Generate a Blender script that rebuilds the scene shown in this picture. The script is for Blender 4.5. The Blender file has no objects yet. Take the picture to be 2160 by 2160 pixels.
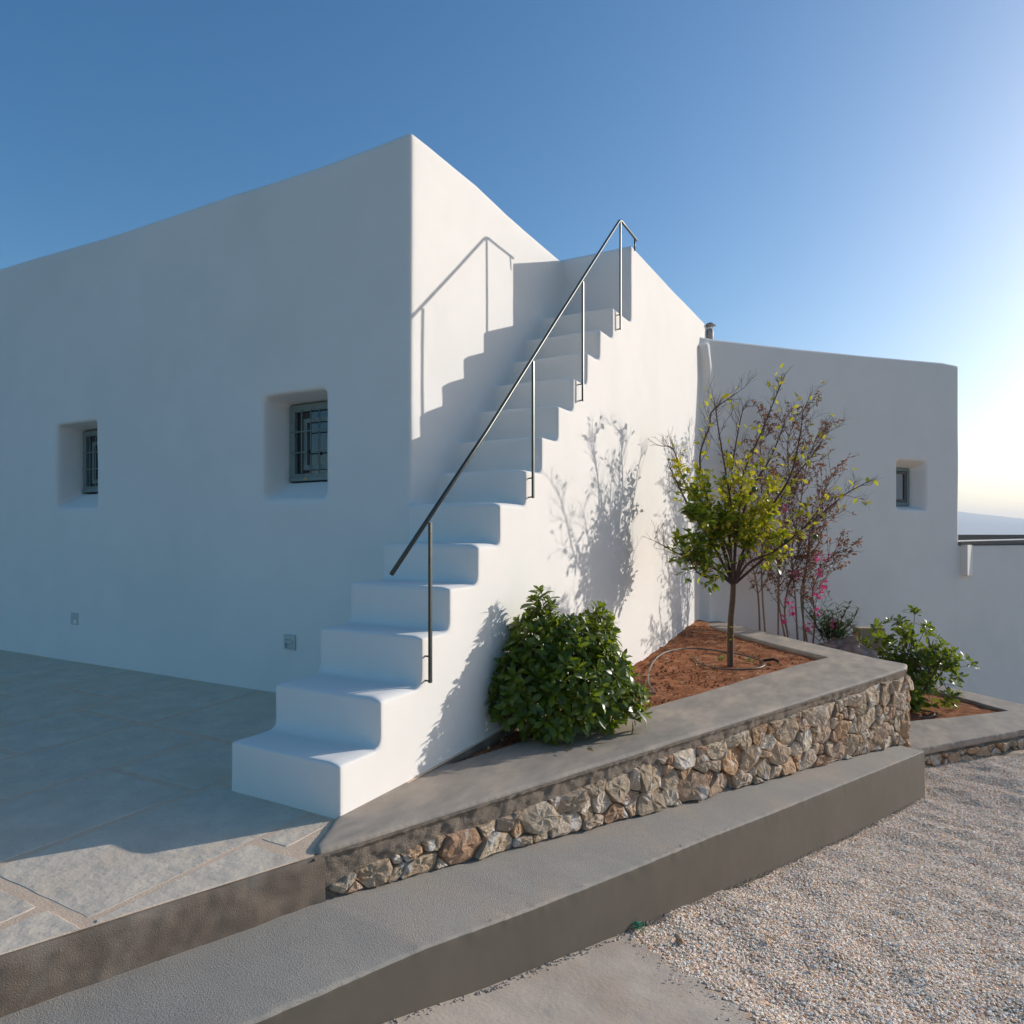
import bpy, bmesh, math, random
import numpy as np
from mathutils import Vector, Matrix, Euler
random.seed(7); RNG = np.random.default_rng(7)
scene = bpy.context.scene
C = scene.collection
R = math.radians

# ------------------------------------------------------------------ camera, sky, sun, exposure
cam_d = bpy.data.cameras.new('camera'); cam = bpy.data.objects.new('camera', cam_d); C.objects.link(cam)
cam.location = (2.278, -2.451, 1.35); cam.rotation_euler = (R(90), 0, R(28.7))
cam_d.sensor_width = 36; cam_d.lens = 24.0; cam_d.shift_y = 0.0228
cam_d.clip_start = 0.05; cam_d.clip_end = 30000
scene.camera = cam
SUN = Vector((0.547, 0.773, 0.292)).normalized()
EL = math.asin(SUN.z); AZ = math.atan2(SUN.x, SUN.y)
world = bpy.data.worlds.new('World'); scene.world = world; world.use_nodes = True
wn = world.node_tree.nodes; wl = world.node_tree.links
for n in list(wn): wn.remove(n)
sky = wn.new('ShaderNodeTexSky'); sky.sky_type = 'NISHITA'; sky.sun_disc = False
sky.sun_elevation = EL; sky.sun_rotation = AZ
sky.altitude = 100; sky.air_density = 1.0; sky.dust_density = 1.5; sky.ozone_density = 3.0
bg = wn.new('ShaderNodeBackground'); bg.inputs['Strength'].default_value = 0.142
wo = wn.new('ShaderNodeOutputWorld')
hsv = wn.new('ShaderNodeHueSaturation'); hsv.inputs['Saturation'].default_value = 1.30; hsv.inputs['Hue'].default_value = 0.496
wl.new(sky.outputs[0], hsv.inputs['Color']); wl.new(hsv.outputs[0], bg.inputs['Color']); wl.new(bg.outputs[0], wo.inputs['Surface'])
sd = bpy.data.lights.new('sun', 'SUN'); sun = bpy.data.objects.new('sun', sd); C.objects.link(sun)
sd.energy = 4.35; sd.angle = R(0.5); sd.color = (1.0, 0.965, 0.91)
sun.rotation_euler = (-SUN).to_track_quat('-Z', 'Y').to_euler(); sun.location = (8, 10, 8)
scene.view_settings.view_transform = 'Standard'; scene.view_settings.look = 'None'
scene.view_settings.exposure = 0.16; scene.view_settings.gamma = 1.0
scene.view_settings.use_curve_mapping = False
scene.render.engine = 'CYCLES'

# ------------------------------------------------------------------ noise
def _h(ix, iy, iz, s):
    n = (ix * 73856093) ^ (iy * 19349663) ^ (iz * 83492791) ^ (s * 2654435)
    n = (n ^ (n >> 13)) * 1274126177 & 0x7fffffff
    n = (n ^ (n >> 16)) & 0xffff
    return n / 32767.5 - 1.0
def vnoise(P, freq, seed=0):
    Q = np.asarray(P, dtype=np.float64) * freq + 131.7
    I = np.floor(Q).astype(np.int64); F = Q - I; F = F * F * (3 - 2 * F)
    out = np.zeros(len(Q))
    for a in (0, 1):
        for b in (0, 1):
            for c in (0, 1):
                w = (F[:, 0] if a else 1 - F[:, 0]) * (F[:, 1] if b else 1 - F[:, 1]) * (F[:, 2] if c else 1 - F[:, 2])
                out += w * _h(I[:, 0] + a, I[:, 1] + b, I[:, 2] + c, seed)
    return out
def fbm(P, f, seed=0, o=3):
    t = np.zeros(len(P)); a = 1.0
    for k in range(o):
        t += a * vnoise(P, f * 2.1 ** k, seed + k); a *= 0.5
    return t
def sstep(a, b, x):
    t = np.clip((np.asarray(x, float) - a) / (b - a), 0, 1); return t * t * (3 - 2 * t)

# ------------------------------------------------------------------ materials
def mat(name, col, col2=None, nscale=6.0, rough=0.85, bump=0.0, bscale=60.0, bdist=0.01, spec=0.3,
        col3=None, n3=1.5, detail=6, stretch=None, metallic=0.0, rnd=None, fleck=None, bump2=0, bscale2=12):
    m = bpy.data.materials.new(name); m.use_nodes = True
    nt = m.node_tree; N = nt.nodes; L = nt.links
    p = N['Principled BSDF']; p.inputs['Roughness'].default_value = rough
    p.inputs['Specular IOR Level'].default_value = spec; p.inputs['Metallic'].default_value = metallic
    tc = N.new('ShaderNodeTexCoord'); mp = N.new('ShaderNodeMapping'); L.new(tc.outputs['Object'], mp.inputs[0])
    if stretch: mp.inputs['Scale'].default_value = stretch
    def noise(s, d=detail, r=0.6):
        n = N.new('ShaderNodeTexNoise'); n.inputs['Scale'].default_value = s; n.inputs['Detail'].default_value = d
        n.inputs['Roughness'].default_value = r; L.new(mp.outputs[0], n.inputs['Vector']); return n
    def mix(fac, a, b):
        x = N.new('ShaderNodeMix'); x.data_type = 'RGBA'
        if isinstance(fac, float): x.inputs[0].default_value = fac
        else: L.new(fac, x.inputs[0])
        for s, v in ((x.inputs[6], a), (x.inputs[7], b)):
            if isinstance(v, tuple): s.default_value = (*v, 1)
            else: L.new(v, s)
        return x.outputs[2]
    def ramp(src, lo, hi):
        r = N.new('ShaderNodeMapRange'); r.inputs[1].default_value = lo; r.inputs[2].default_value = hi
        L.new(src, r.inputs[0]); return r.outputs[0]
    out = col
    if col2: out = mix(ramp(noise(nscale).outputs[0], 0.35, 0.65), col, col2)
    if col3: out = mix(ramp(noise(n3, 4).outputs[0], 0.48, 0.7), out, col3)
    if rnd:   # list of colours picked per object / per island
        oi = N.new('ShaderNodeObjectInfo'); g = N.new('ShaderNodeNewGeometry')
        ad = N.new('ShaderNodeMath'); ad.operation = 'ADD'; L.new(oi.outputs['Random'], ad.inputs[0]); L.new(g.outputs['Random Per Island'], ad.inputs[1])
        fr = N.new('ShaderNodeMath'); fr.operation = 'FRACT'; L.new(ad.outputs[0], fr.inputs[0])
        cr = N.new('ShaderNodeValToRGB'); L.new(fr.outputs[0], cr.inputs[0])
        e = cr.color_ramp.elements
        while len(e) < len(rnd): e.new(0.5)
        for i, c in enumerate(rnd): e[i].position = i / (len(rnd) - 1); e[i].color = (*c, 1)
        if col2:
            mm = N.new('ShaderNodeMix'); mm.data_type = 'RGBA'; mm.blend_type = 'MULTIPLY'; mm.inputs[0].default_value = 1.0
            L.new(cr.outputs[0], mm.inputs[6]); L.new(out, mm.inputs[7]); out = mm.outputs[2]
        else: out = cr.outputs[0]
    if fleck:   # (colour, scale, lo, hi)
        out = mix(ramp(noise(fleck[1], 2).outputs[0], fleck[2], fleck[3]), out, fleck[0])
    if isinstance(out, tuple): p.inputs['Base Color'].default_value = (*out, 1)
    else: L.new(out, p.inputs['Base Color'])
    if bump:
        b = N.new('ShaderNodeBump'); b.inputs['Strength'].default_value = bump; b.inputs['Distance'].default_value = bdist
        L.new(noise(bscale, 8, 0.65).outputs[0], b.inputs['Height']); last = b
        if bump2:
            b2 = N.new('ShaderNodeBump'); b2.inputs['Strength'].default_value = bump2; b2.inputs['Distance'].default_value = 0.03
            L.new(noise(bscale2, 4, 0.5).outputs[0], b2.inputs['Height']); L.new(b.outputs[0], b2.inputs['Normal']); last = b2
        L.new(last.outputs[0], p.inputs['Normal'])
    m['nt'] = 1
    return m
def leafmat(name, cols, rough=0.35, trans=0.3, spec=0.5, tcol=(0.35, 0.55, 0.04)):
    m = mat(name, cols[0], rough=rough, spec=spec, rnd=cols)
    N = m.node_tree.nodes; L = m.node_tree.links
    p = N['Principled BSDF']; o = [n for n in N if n.type == 'OUTPUT_MATERIAL'][0]
    t = N.new('ShaderNodeBsdfTranslucent'); mx = N.new('ShaderNodeMixShader'); mx.inputs[0].default_value = trans
    src = p.inputs['Base Color'].links[0].from_socket
    mm = N.new('ShaderNodeMix'); mm.data_type = 'RGBA'; mm.inputs[0].default_value = 0.5
    L.new(src, mm.inputs[6]); mm.inputs[7].default_value = (*tcol, 1); L.new(mm.outputs[2], t.inputs[0])
    L.new(p.outputs[0], mx.inputs[1]); L.new(t.outputs[0], mx.inputs[2]); L.new(mx.outputs[0], o.inputs['Surface'])
    return m

M = {}
A0 = np.array
M['plaster'] = mat('white_limewash', (0.845, 0.785, 0.72), (0.825, 0.765, 0.70), 3.0, rough=0.9, bump=0.12, bscale=60, bdist=0.003, spec=0.12, bump2=0.03, bscale2=5, col3=(0.785, 0.74, 0.675), n3=0.9)
M['slab'] = mat('pale_limestone', (0.72, 0.585, 0.445), (0.60, 0.495, 0.385), 5, rough=0.8, bump=0.22, bscale=55, bdist=0.008, spec=0.25, col3=(0.66, 0.50, 0.36), n3=2.2, bump2=0.3, bscale2=11, fleck=((0.50, 0.41, 0.32), 40, 0.62, 0.74))
M['grout'] = mat('tan_grout', (0.76, 0.54, 0.37), (0.66, 0.47, 0.33), 14, bump=0.5, bscale=120, bdist=0.006)
M['brown_cement'] = mat('brown_cement', (0.24, 0.185, 0.14), (0.17, 0.13, 0.10), 5, rough=0.95, bump=0.7, bscale=220, bdist=0.007, spec=0.1, col3=(0.30, 0.25, 0.20), n3=3.5)
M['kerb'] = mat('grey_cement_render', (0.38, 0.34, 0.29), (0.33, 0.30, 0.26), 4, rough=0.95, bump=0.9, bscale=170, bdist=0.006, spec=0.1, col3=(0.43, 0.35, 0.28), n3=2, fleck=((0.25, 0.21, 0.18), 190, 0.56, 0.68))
M['kerb_face'] = mat('dark_kerb_face', (0.146, 0.122, 0.094), (0.128, 0.108, 0.084), 2.5, rough=0.8, bump=0.08, bscale=120, bdist=0.003, spec=0.2)  # darker, smoother colour for the kerb's upright outer face
M['coping'] = mat('grey_trowelled_cement', (0.39, 0.32, 0.26), (0.29, 0.245, 0.20), 4.5, rough=0.85, bump=0.25, bscale=70, bdist=0.006, spec=0.2, col3=(0.46, 0.37, 0.28), n3=3.0, stretch=(1.6, 0.7, 1))
M['mortar'] = mat('rough_grey_mortar', (0.34, 0.275, 0.215), (0.27, 0.215, 0.17), 26, rough=0.98, bump=1.0, bscale=140, bdist=0.02, spec=0.05)
M['yard'] = mat('grey_yard_concrete', (0.46, 0.385, 0.315), (0.40, 0.34, 0.285), 6, rough=0.9, bump=0.4, bscale=50, bdist=0.008, spec=0.15, col3=(0.42, 0.33, 0.26), n3=2.5, bump2=0.2, bscale2=6)
M['stone'] = mat('rubble_stone', (1, 1, 1), (0.72, 0.66, 0.60), 14, rough=0.9, bump=1.0, bscale=38, bdist=0.018, spec=0.2,
                 rnd=[(0.50, 0.37, 0.25), (0.64, 0.51, 0.37), (0.40, 0.30, 0.21), (0.60, 0.37, 0.21), (0.74, 0.63, 0.50), (0.48, 0.29, 0.18), (0.54, 0.43, 0.32)], fleck=((0.62, 0.56, 0.50), 9, 0.58, 0.68))
M['soil'] = mat('red_soil', (0.43, 0.175, 0.085), (0.24, 0.095, 0.048), 14, rough=1, bump=1.0, bscale=45, bdist=0.03, spec=0.02, col3=(0.56, 0.27, 0.15), n3=7)
M['boulder'] = mat('reddish_rock', (0.36, 0.22, 0.17), (0.24, 0.15, 0.12), 12, rough=0.9, bump=1.0, bscale=25, bdist=0.03, col3=(0.45, 0.36, 0.31), n3=8)
M['gravel_bed'] = mat('gravel_bed', (0.86, 0.64, 0.45), (0.68, 0.47, 0.32), 60, rough=1, bump=1.0, bscale=90, bdist=0.02, col3=(0.50, 0.33, 0.20), n3=2.2)
M['pebble'] = mat('pebbles', (0.5, 0.5, 0.5), rough=0.8, spec=0.25,
                  rnd=[(0.95, 0.75, 0.60), (0.95, 0.84, 0.73), (0.93, 0.58, 0.36), (0.66, 0.64, 0.59), (0.88, 0.68, 0.44), (0.92, 0.87, 0.77), (0.78, 0.46, 0.25), (0.86, 0.78, 0.64), (0.58, 0.45, 0.32)])
M['rail'] = mat('dark_painted_steel', (0.085, 0.085, 0.07), (0.07, 0.07, 0.06), 30, rough=0.38, spec=0.5, metallic=0.55, bump=0.1, bscale=90, bdist=0.002)
M['frame'] = mat('grey_green_paint', (0.22, 0.27, 0.25), (0.19, 0.235, 0.22), 20, rough=0.5, spec=0.4, bump=0.1, bscale=80, bdist=0.002)
M['dark'] = mat('dark_room', (0.02, 0.022, 0.025), rough=0.9)
M['glass'] = mat('window_glass', (0.02, 0.025, 0.03), rough=0.06, spec=0.8)
M['curtain'] = mat('pale_curtain', (0.35, 0.36, 0.36), rough=0.9)
M['brass'] = mat('brass', (0.45, 0.30, 0.10), rough=0.35, metallic=0.9)
M['lightbox'] = mat('cream_metal', (0.55, 0.55, 0.50), rough=0.5)
M['bark'] = mat('brown_bark', (0.16, 0.10, 0.065), (0.10, 0.065, 0.045), 40, rough=0.95, bump=0.8, bscale=60, bdist=0.01, stretch=(1, 1, 0.3))
M['twig'] = mat('dark_twig', (0.11, 0.06, 0.05), (0.075, 0.045, 0.04), 40, rough=0.9)
M['pale_bark'] = mat('pale_smooth_bark', (0.33, 0.22, 0.15), (0.24, 0.15, 0.10), 20, rough=0.8, stretch=(1, 1, 0.3))
M['hose'] = mat('grey_hose', (0.20, 0.17, 0.14), (0.10, 0.09, 0.08), 12, rough=0.5)
M['black'] = mat('black_plastic', (0.02, 0.02, 0.02), rough=0.4)
M['beige'] = mat('beige_sandstone', (0.48, 0.36, 0.22), (0.42, 0.32, 0.20), 8, bump=0.3, bscale=60, bdist=0.004)
M['cap'] = mat('brown_grey_cap', (0.17, 0.15, 0.13), rough=0.8, bump=0.3, bscale=40)
M['captop'] = mat('pale_cap_top', (0.55, 0.50, 0.44), rough=0.8)
M['metal'] = mat('weathered_flue', (0.42, 0.38, 0.35), (0.30, 0.26, 0.24), 20, rough=0.6, metallic=0.2)
M['sea'] = mat('sea_water', (0.03, 0.09, 0.14), rough=0.25, bump=0.4, bscale=0.2, bdist=0.5)
M['hill'] = mat('far_island', (0.16, 0.14, 0.11), (0.11, 0.11, 0.08), 0.01, rough=1)
M['earth'] = mat('dry_earth', (0.44, 0.34, 0.25), (0.34, 0.27, 0.19), 1.5, rough=1, bump=0.6, bscale=10, bdist=0.05)
M['leaf_dark'] = leafmat('glossy_green_leaf', [(0.038, 0.072, 0.005), (0.062, 0.108, 0.005), (0.100, 0.150, 0.007), (0.040, 0.075, 0.005), (0.135, 0.185, 0.010)], rough=0.36, trans=0.30, tcol=(0.50, 0.62, 0.03))
M['leaf_citrus'] = leafmat('citrus_leaf_green', [(0.055, 0.105, 0.008), (0.10, 0.155, 0.010), (0.17, 0.21, 0.010), (0.065, 0.115, 0.008)], rough=0.38, trans=0.35)
M['leaf_yellow'] = leafmat('citrus_leaf_yellow', [(0.30, 0.34, 0.015), (0.42, 0.36, 0.02), (0.24, 0.30, 0.015), (0.50, 0.36, 0.02)], rough=0.45, trans=0.45, tcol=(0.75, 0.70, 0.04))
M['leaf_rust'] = leafmat('rusty_leaf', [(0.22, 0.08, 0.05), (0.30, 0.14, 0.05), (0.15, 0.06, 0.04), (0.16, 0.13, 0.04)], rough=0.6, trans=0.3, tcol=(0.5, 0.2, 0.08))
M['leaf_oleander'] = leafmat('grey_green_leaf', [(0.05, 0.09, 0.04), (0.08, 0.12, 0.06), (0.04, 0.07, 0.03)], rough=0.3, trans=0.2)
M['petal'] = leafmat('pink_petal', [(0.65, 0.06, 0.22), (0.75, 0.12, 0.30), (0.55, 0.05, 0.18)], rough=0.6, trans=0.4, tcol=(0.9, 0.15, 0.4))
M['fruit'] = mat('green_fruit', (0.05, 0.10, 0.015), (0.07, 0.12, 0.02), 30, rough=0.35, bump=0.3, bscale=120, bdist=0.002)
M['twine'] = mat('green_twine', (0.03, 0.28, 0.16), rough=0.6)
M['dry_leaf'] = mat('dry_brown_leaf', (0.40, 0.26, 0.10), (0.30, 0.18, 0.07), 30, rough=0.7)
M['weed'] = leafmat('weed_leaf', [(0.14, 0.18, 0.05), (0.20, 0.22, 0.08)], rough=0.6, trans=0.3)

# ------------------------------------------------------------------ object helpers
def mk(name, V, F, m, parent=None, smooth=False, kind=None, label=None, loc=None):
    me = bpy.data.meshes.new(name)
    me.from_pydata([tuple(v) for v in V], [], [tuple(f) for f in F])
    if smooth: me.shade_smooth()
    ms = m if isinstance(m, (list, tuple)) else [m]
    for x in ms: me.materials.append(x)
    o = bpy.data.objects.new(name, me); C.objects.link(o)
    if parent: o.parent = parent
    if loc is not None: o.location = loc
    if kind: o['kind'] = kind
    if label: o['label'] = label
    return o
def fast(name, V, F, m, parent=None, smooth=False, normals=None):
    V = np.asarray(V, np.float32); F = np.asarray(F, np.int32); k = F.shape[1]
    me = bpy.data.meshes.new(name)
    me.vertices.add(len(V)); me.vertices.foreach_set('co', V.ravel())
    me.loops.add(F.size); me.loops.foreach_set('vertex_index', F.ravel())
    me.polygons.add(len(F)); me.polygons.foreach_set('loop_start', np.arange(0, F.size, k, dtype=np.int32))
    me.update(calc_edges=True); me.validate()
    if smooth: me.shade_smooth()
    if normals is not None: me.normals_split_custom_set_from_vertices([tuple(n) for n in normals])
    me.materials.append(m)
    o = bpy.data.objects.new(name, me); C.objects.link(o)
    if parent: o.parent = parent
    return o
def thing(name, label, cat, loc=(0, 0, 0), rotz=0, group=None):
    o = bpy.data.objects.new(name, None); C.objects.link(o); o.location = loc; o.rotation_euler = (0, 0, rotz)
    o.empty_display_size = 0.1
    o['label'] = label; o['category'] = cat
    if group: o['group'] = group
    return o
def tag(o, label, cat, group=None, kind=None):
    o['label'] = label; o['category'] = cat
    if group: o['group'] = group
    if kind: o['kind'] = kind
    return o
def struct(o, label=None):
    o['kind'] = 'structure'
    if label: o['label'] = label
    return o
def hexa(p):  # 8 points: bottom 4 ccw, top 4 ccw
    return p, [(3, 2, 1, 0), (4, 5, 6, 7), (0, 1, 5, 4), (1, 2, 6, 5), (2, 3, 7, 6), (3, 0, 4, 7)]
def box(x0, x1, y0, y1, z0, z1):
    return hexa([(x0, y0, z0), (x1, y0, z0), (x1, y1, z0), (x0, y1, z0), (x0, y0, z1), (x1, y0, z1), (x1, y1, z1), (x0, y1, z1)])
def prism(poly, z0, z1):   # poly ccw list of (x,y); z0,z1 floats or functions
    f0 = z0 if callable(z0) else (lambda x, y: z0); f1 = z1 if callable(z1) else (lambda x, y: z1)
    n = len(poly); V = [(x, y, f0(x, y)) for x, y in poly] + [(x, y, f1(x, y)) for x, y in poly]
    F = [tuple(range(n - 1, -1, -1)), tuple(range(n, 2 * n))] + [(i, (i + 1) % n, n + (i + 1) % n, n + i) for i in range(n)]
    return V, F
def join(parts):
    V = []; F = []
    for v, f in parts:
        k = len(V); V += [tuple(a) for a in v]; F += [tuple(i + k for i in q) for q in f]
    return V, F
def bevbox(name, x0, x1, y0, y1, z0, z1, m, parent=None, bev=0.004, **kw):
    bm = bmesh.new(); V, F = box(x0, x1, y0, y1, z0, z1)
    vs = [bm.verts.new(v) for v in V]
    for f in F: bm.faces.new([vs[i] for i in f])
    bmesh.ops.recalc_face_normals(bm, faces=bm.faces)
    bmesh.ops.bevel(bm, geom=list(bm.edges), offset=bev, segments=2, affect='EDGES')
    me = bpy.data.meshes.new(name); bm.to_mesh(me); bm.free(); me.materials.append(m)
    o = bpy.data.objects.new(name, me); C.objects.link(o)
    if parent: o.parent = parent
    return o
def tmpobj(V, F):
    bm = bmesh.new(); vs = [bm.verts.new(v) for v in V]
    for f in F: bm.faces.new([vs[i] for i in f])
    bmesh.ops.recalc_face_normals(bm, faces=bm.faces)
    if len(bm.faces) < 4000: bmesh.ops.triangulate(bm, faces=[f for f in bm.faces if len(f.verts) > 4])
    me = bpy.data.meshes.new('tmp'); bm.to_mesh(me); bm.free()
    o = bpy.data.objects.new('tmp', me); C.objects.link(o); return o
def evald(o):
    dg = bpy.context.evaluated_depsgraph_get(); e = o.evaluated_get(dg); me = e.to_mesh()
    V = np.empty(len(me.vertices) * 3); me.vertices.foreach_get('co', V); V = V.reshape(-1, 3)
    F = [tuple(p.vertices) for p in me.polygons] if len(me.polygons) < 5000 else None
    if F is None:
        n = len(me.polygons); L = np.empty(len(me.loops), np.int32); me.loops.foreach_get('vertex_index', L)
        F = L.reshape(n, -1)
    e.to_mesh_clear(); return V, F
def kill(o):
    me = o.data; bpy.data.objects.remove(o); bpy.data.meshes.remove(me)
def cut(V, F, cutters):
    o = tmpobj(V, F); cs = []
    for v, f in cutters:
        c = tmpobj(v, f); cs.append(c)
        b = o.modifiers.new('b', 'BOOLEAN'); b.operation = 'DIFFERENCE'; b.solver = 'EXACT'; b.object = c
    V2, F2 = evald(o); V2 = [tuple(v) for v in V2]
    if not isinstance(F2, list): F2 = [tuple(f) for f in F2]
    kill(o)
    for c in cs: kill(c)
    return V2, F2
def remesh(V, F, vox, it=10, fac=0.5):
    o = tmpobj(V, F)
    r = o.modifiers.new('r', 'REMESH'); r.mode = 'VOXEL'; r.voxel_size = vox; r.adaptivity = 0
    if it:
        s = o.modifiers.new('s', 'SMOOTH'); s.iterations = it; s.factor = fac
    V2, F2 = evald(o); kill(o)
    return V2, np.asarray(F2, np.int32)
def vnormals(V, F):
    a = V[F[:, 0]]; b = V[F[:, 1]]; c = V[F[:, 2]]; d = V[F[:, 3]]
    n = np.cross(c - a, d - b); N = np.zeros_like(V)
    for k in range(4):
        for j in range(3): N[:, j] += np.bincount(F[:, k], n[:, j], len(V))
    N /= np.maximum(np.linalg.norm(N, axis=1, keepdims=True), 1e-12); return N
def subset(V, F, N, mask):
    f = F[mask]; u, inv = np.unique(f, return_inverse=True)
    return V[u], inv.reshape(f.shape), N[u]
def tube(pts, rad, k=6, cap=True):
    pts = [Vector(p) for p in pts]; n = len(pts)
    if not hasattr(rad, '__len__'): rad = [rad] * n
    V = []; F = []; up = None
    for i, p in enumerate(pts):
        t = (pts[min(i + 1, n - 1)] - pts[max(i - 1, 0)]).normalized()
        if up is None:
            up = t.orthogonal().normalized()
        else:
            up = (up - t * up.dot(t)).normalized()
        s = t.cross(up)
        for j in range(k):
            a = 2 * math.pi * j / k; V.append(tuple(p + (up * math.cos(a) + s * math.sin(a)) * rad[i]))
    for i in range(n - 1):
        for j in range(k):
            F.append((i * k + j, i * k + (j + 1) % k, (i + 1) * k + (j + 1) % k, (i + 1) * k + j))
    if cap: F += [tuple(range(k - 1, -1, -1)), tuple((n - 1) * k + j for j in range(k))]
    return V, F
def curve_pts(P, n=8):
    """Catmull-Rom through P"""
    P = [Vector(p) for p in P]; Q = [P[0] * 2 - P[1]] + P + [P[-1] * 2 - P[-2]]; out = []
    for i in range(1, len(Q) - 2):
        for k in range(n):
            t = k / n; a, b, c, d = Q[i - 1], Q[i], Q[i + 1], Q[i + 2]
            out.append(0.5 * ((2 * b) + (c - a) * t + (2 * a - 5 * b + 4 * c - d) * t * t + (3 * b - a - 3 * c + d) * t ** 3))
    out.append(P[-1]); return out

# ------------------------------------------------------------------ levels
P0 = np.array([0.162, -0.333]); P1 = np.array([2.461, 5.515]); WD = P1 - P0; WL = float(np.linalg.norm(WD)); WD = WD / WL
WN = np.array([WD[1], -WD[0]])      # outward normal of the long planter face
def wall_x(y): return P0[0] + (y - P0[1]) * WD[0] / WD[1]
def kerb_x(y): return 0.568 + 0.3365 * (y + 0.759)
def kerb_z(y): return -0.2 - 0.54 * np.clip((np.asarray(y, float) + 0.30) / 5.8, 0, 1)
def kerb_zo(y): return np.interp(y, [-3.4, -1, -.3, .23, .8, 1.7, 2.31, 5.24, 5.6], [-.19, -.195, -.235, -.297, -.35, -.425, -.484, -.741, -.77])
def ground_z(y): return np.interp(y, [-4, -1.2, -.49, -.08, .23, .8, 1.42, 2.31, 3.55, 5.27], [-.22, -.36, -.445, -.53, -.578, -.664, -.744, -.869, -1.03, -1.195])
def terr_z(y): return 0.029 * np.clip(y, 0, 3)
def bed_z(x, y): return 0.14 * sstep(4.6, 7.0, y) * np.clip(1 - np.asarray(x, float) / 2.3, 0, 1)

# ------------------------------------------------------------------ house and staircase (one plastered mass, cut into its parts)
SX = -0.779; FY = 1.58
SY = [0, .298, .654, .929, 1.253, 1.539, 1.917, 2.176, 2.471, 2.775, 3.073, 3.362, 3.70]
SZ = [.262, .512, .785, 1.042, 1.295, 1.575, 1.83, 2.10, 2.39, 2.675, 2.952, 3.228, 3.52]
PY = 4.228
prof = [(0, -0.3)]
for k in range(13):
    prof.append((SY[k], SZ[k])); prof.append((SY[k + 1] if k < 12 else PY, SZ[k]))
prof.append((PY, 3.2)) if False else None
prof2 = [(SY[0], -0.3)]
for k in range(13):
    y1 = SY[k + 1] if k < 12 else PY + 0.1
    prof2 += [(SY[k], SZ[k]), (y1, SZ[k])]
prof2 += [(PY + 0.1, -0.3)]
n = len(prof2)
sV = [(SX, y, z) for y, z in prof2] + [(0, y, z) for y, z in prof2]
sF = [tuple(range(n)), tuple(range(2 * n - 1, n - 1, -1))] + [(i, i + n, (i + 1) % n + n, (i + 1) % n) for i in range(n)]
house = box(-9.5, SX + 0.004, FY, 7.8, -0.3, 4.3)
def wincut(xo0, xo1, zo0, zo1, xi0, xi1, zi0, zi1, y0=FY - 0.05, y1=1.82, yb=2.25):
    s = hexa([(xo0, y0, zo0), (xo1, y0, zo0), (xi1, y1, zi0), (xi0, y1, zi0), (xo0, y0, zo1), (xo1, y0, zo1), (xi1, y1, zi1), (xi0, y1, zi1)])
    return s, box(xi0, xi1, y1 - 0.004, yb, zi0, zi1)
wcs = []
for a in ((-2.325, -1.612, 1.60, 2.525, -2.285, -1.63, 1.80, 2.485), (-5.455, -4.715, 1.59, 2.52, -5.415, -4.74, 1.80, 2.49)):
    wcs += list(wincut(*a))
house = cut(*house, wcs)
block = box(SX - 0.3, 0, PY, 7.9, -0.95, 4.32)
V, F = join([house, (sV, sF), block])
V, F = remesh(V, F, 0.020, 7)
# hand-made unevenness: roof line, gentle swells in the plaster
x, y, z = V.T
topl = np.interp(x, [-9.5, -6.6, -4.6, -3.0, -1.7, -0.8, 0], [0.16, 0.10, 0.03, 0.012, -0.012, 0.004, 0.0])
topr = np.interp(y, [1.5, 1.9, 2.5, 3.0, 3.6, 4.3, 5.0, 6.0, 7.4], [0.0, 0.01, 0.028, 0.0, -0.012, -0.018, 0.0, 0.02, 0.06])
V[:, 2] += sstep(3.75, 4.25, z) * (topl + np.where(x > -1.4, topr, topr * 0.3))
V[:, 2] -= sstep(3.75, 4.25, z) * 0.03 * sstep(-0.35, -0.05, x) * (y > 4) * 0
N = vnormals(V, F)
amp = 0.007 * vnoise(V, 1.3, 3) + 0.0015 * vnoise(V, 4.0, 5) + 0.0003 * vnoise(V, 14.0, 8)
V += N * amp[:, None]
# scalloped, slightly slumped outer lips of the treads
x, y, z = V.T
lip = sstep(-0.07, -0.01, x) * (y < PY - 0.05) * (y > -0.02) * (N[:, 2] > 0.3)
V[:, 2] -= 0.007 * lip
N = vnormals(V, F)
cen = V[F].mean(axis=1)
keep = ~((cen[:, 2] < -0.25) & (cen[:, 1] < 4))
house_t = thing('white_house', 'large white limewashed cubic house with two small deep set windows and rounded edges', 'house', (-4, 5, 0))
stair_t = thing('staircase', 'white plastered outdoor staircase of thirteen steps climbing the side of the house', 'staircase', (-0.4, 0, 0))
inst = (cen[:, 0] > SX + 0.012) & (cen[:, 1] < PY - 0.02) & (cen[:, 2] < 3.6)
def inv_parent(o, p): o.parent = p; o.matrix_parent_inverse = Matrix.Translation(p.location).inverted()
o = fast('wall', *subset(V, F, N, keep & ~inst)[:2], M['plaster'], smooth=True, normals=subset(V, F, N, keep & ~inst)[2]); inv_parent(o, house_t)
for k in range(13):
    y0 = SY[k] - 0.014 if k else -1; y1 = SY[k + 1] - 0.014 if k < 12 else 9
    msk = keep & inst & (cen[:, 1] >= y0) & (cen[:, 1] < y1)
    v, f, nn = subset(V, F, N, msk)
    o = fast('step', v, f, M['plaster'], smooth=True, normals=nn); inv_parent(o, stair_t)

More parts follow.
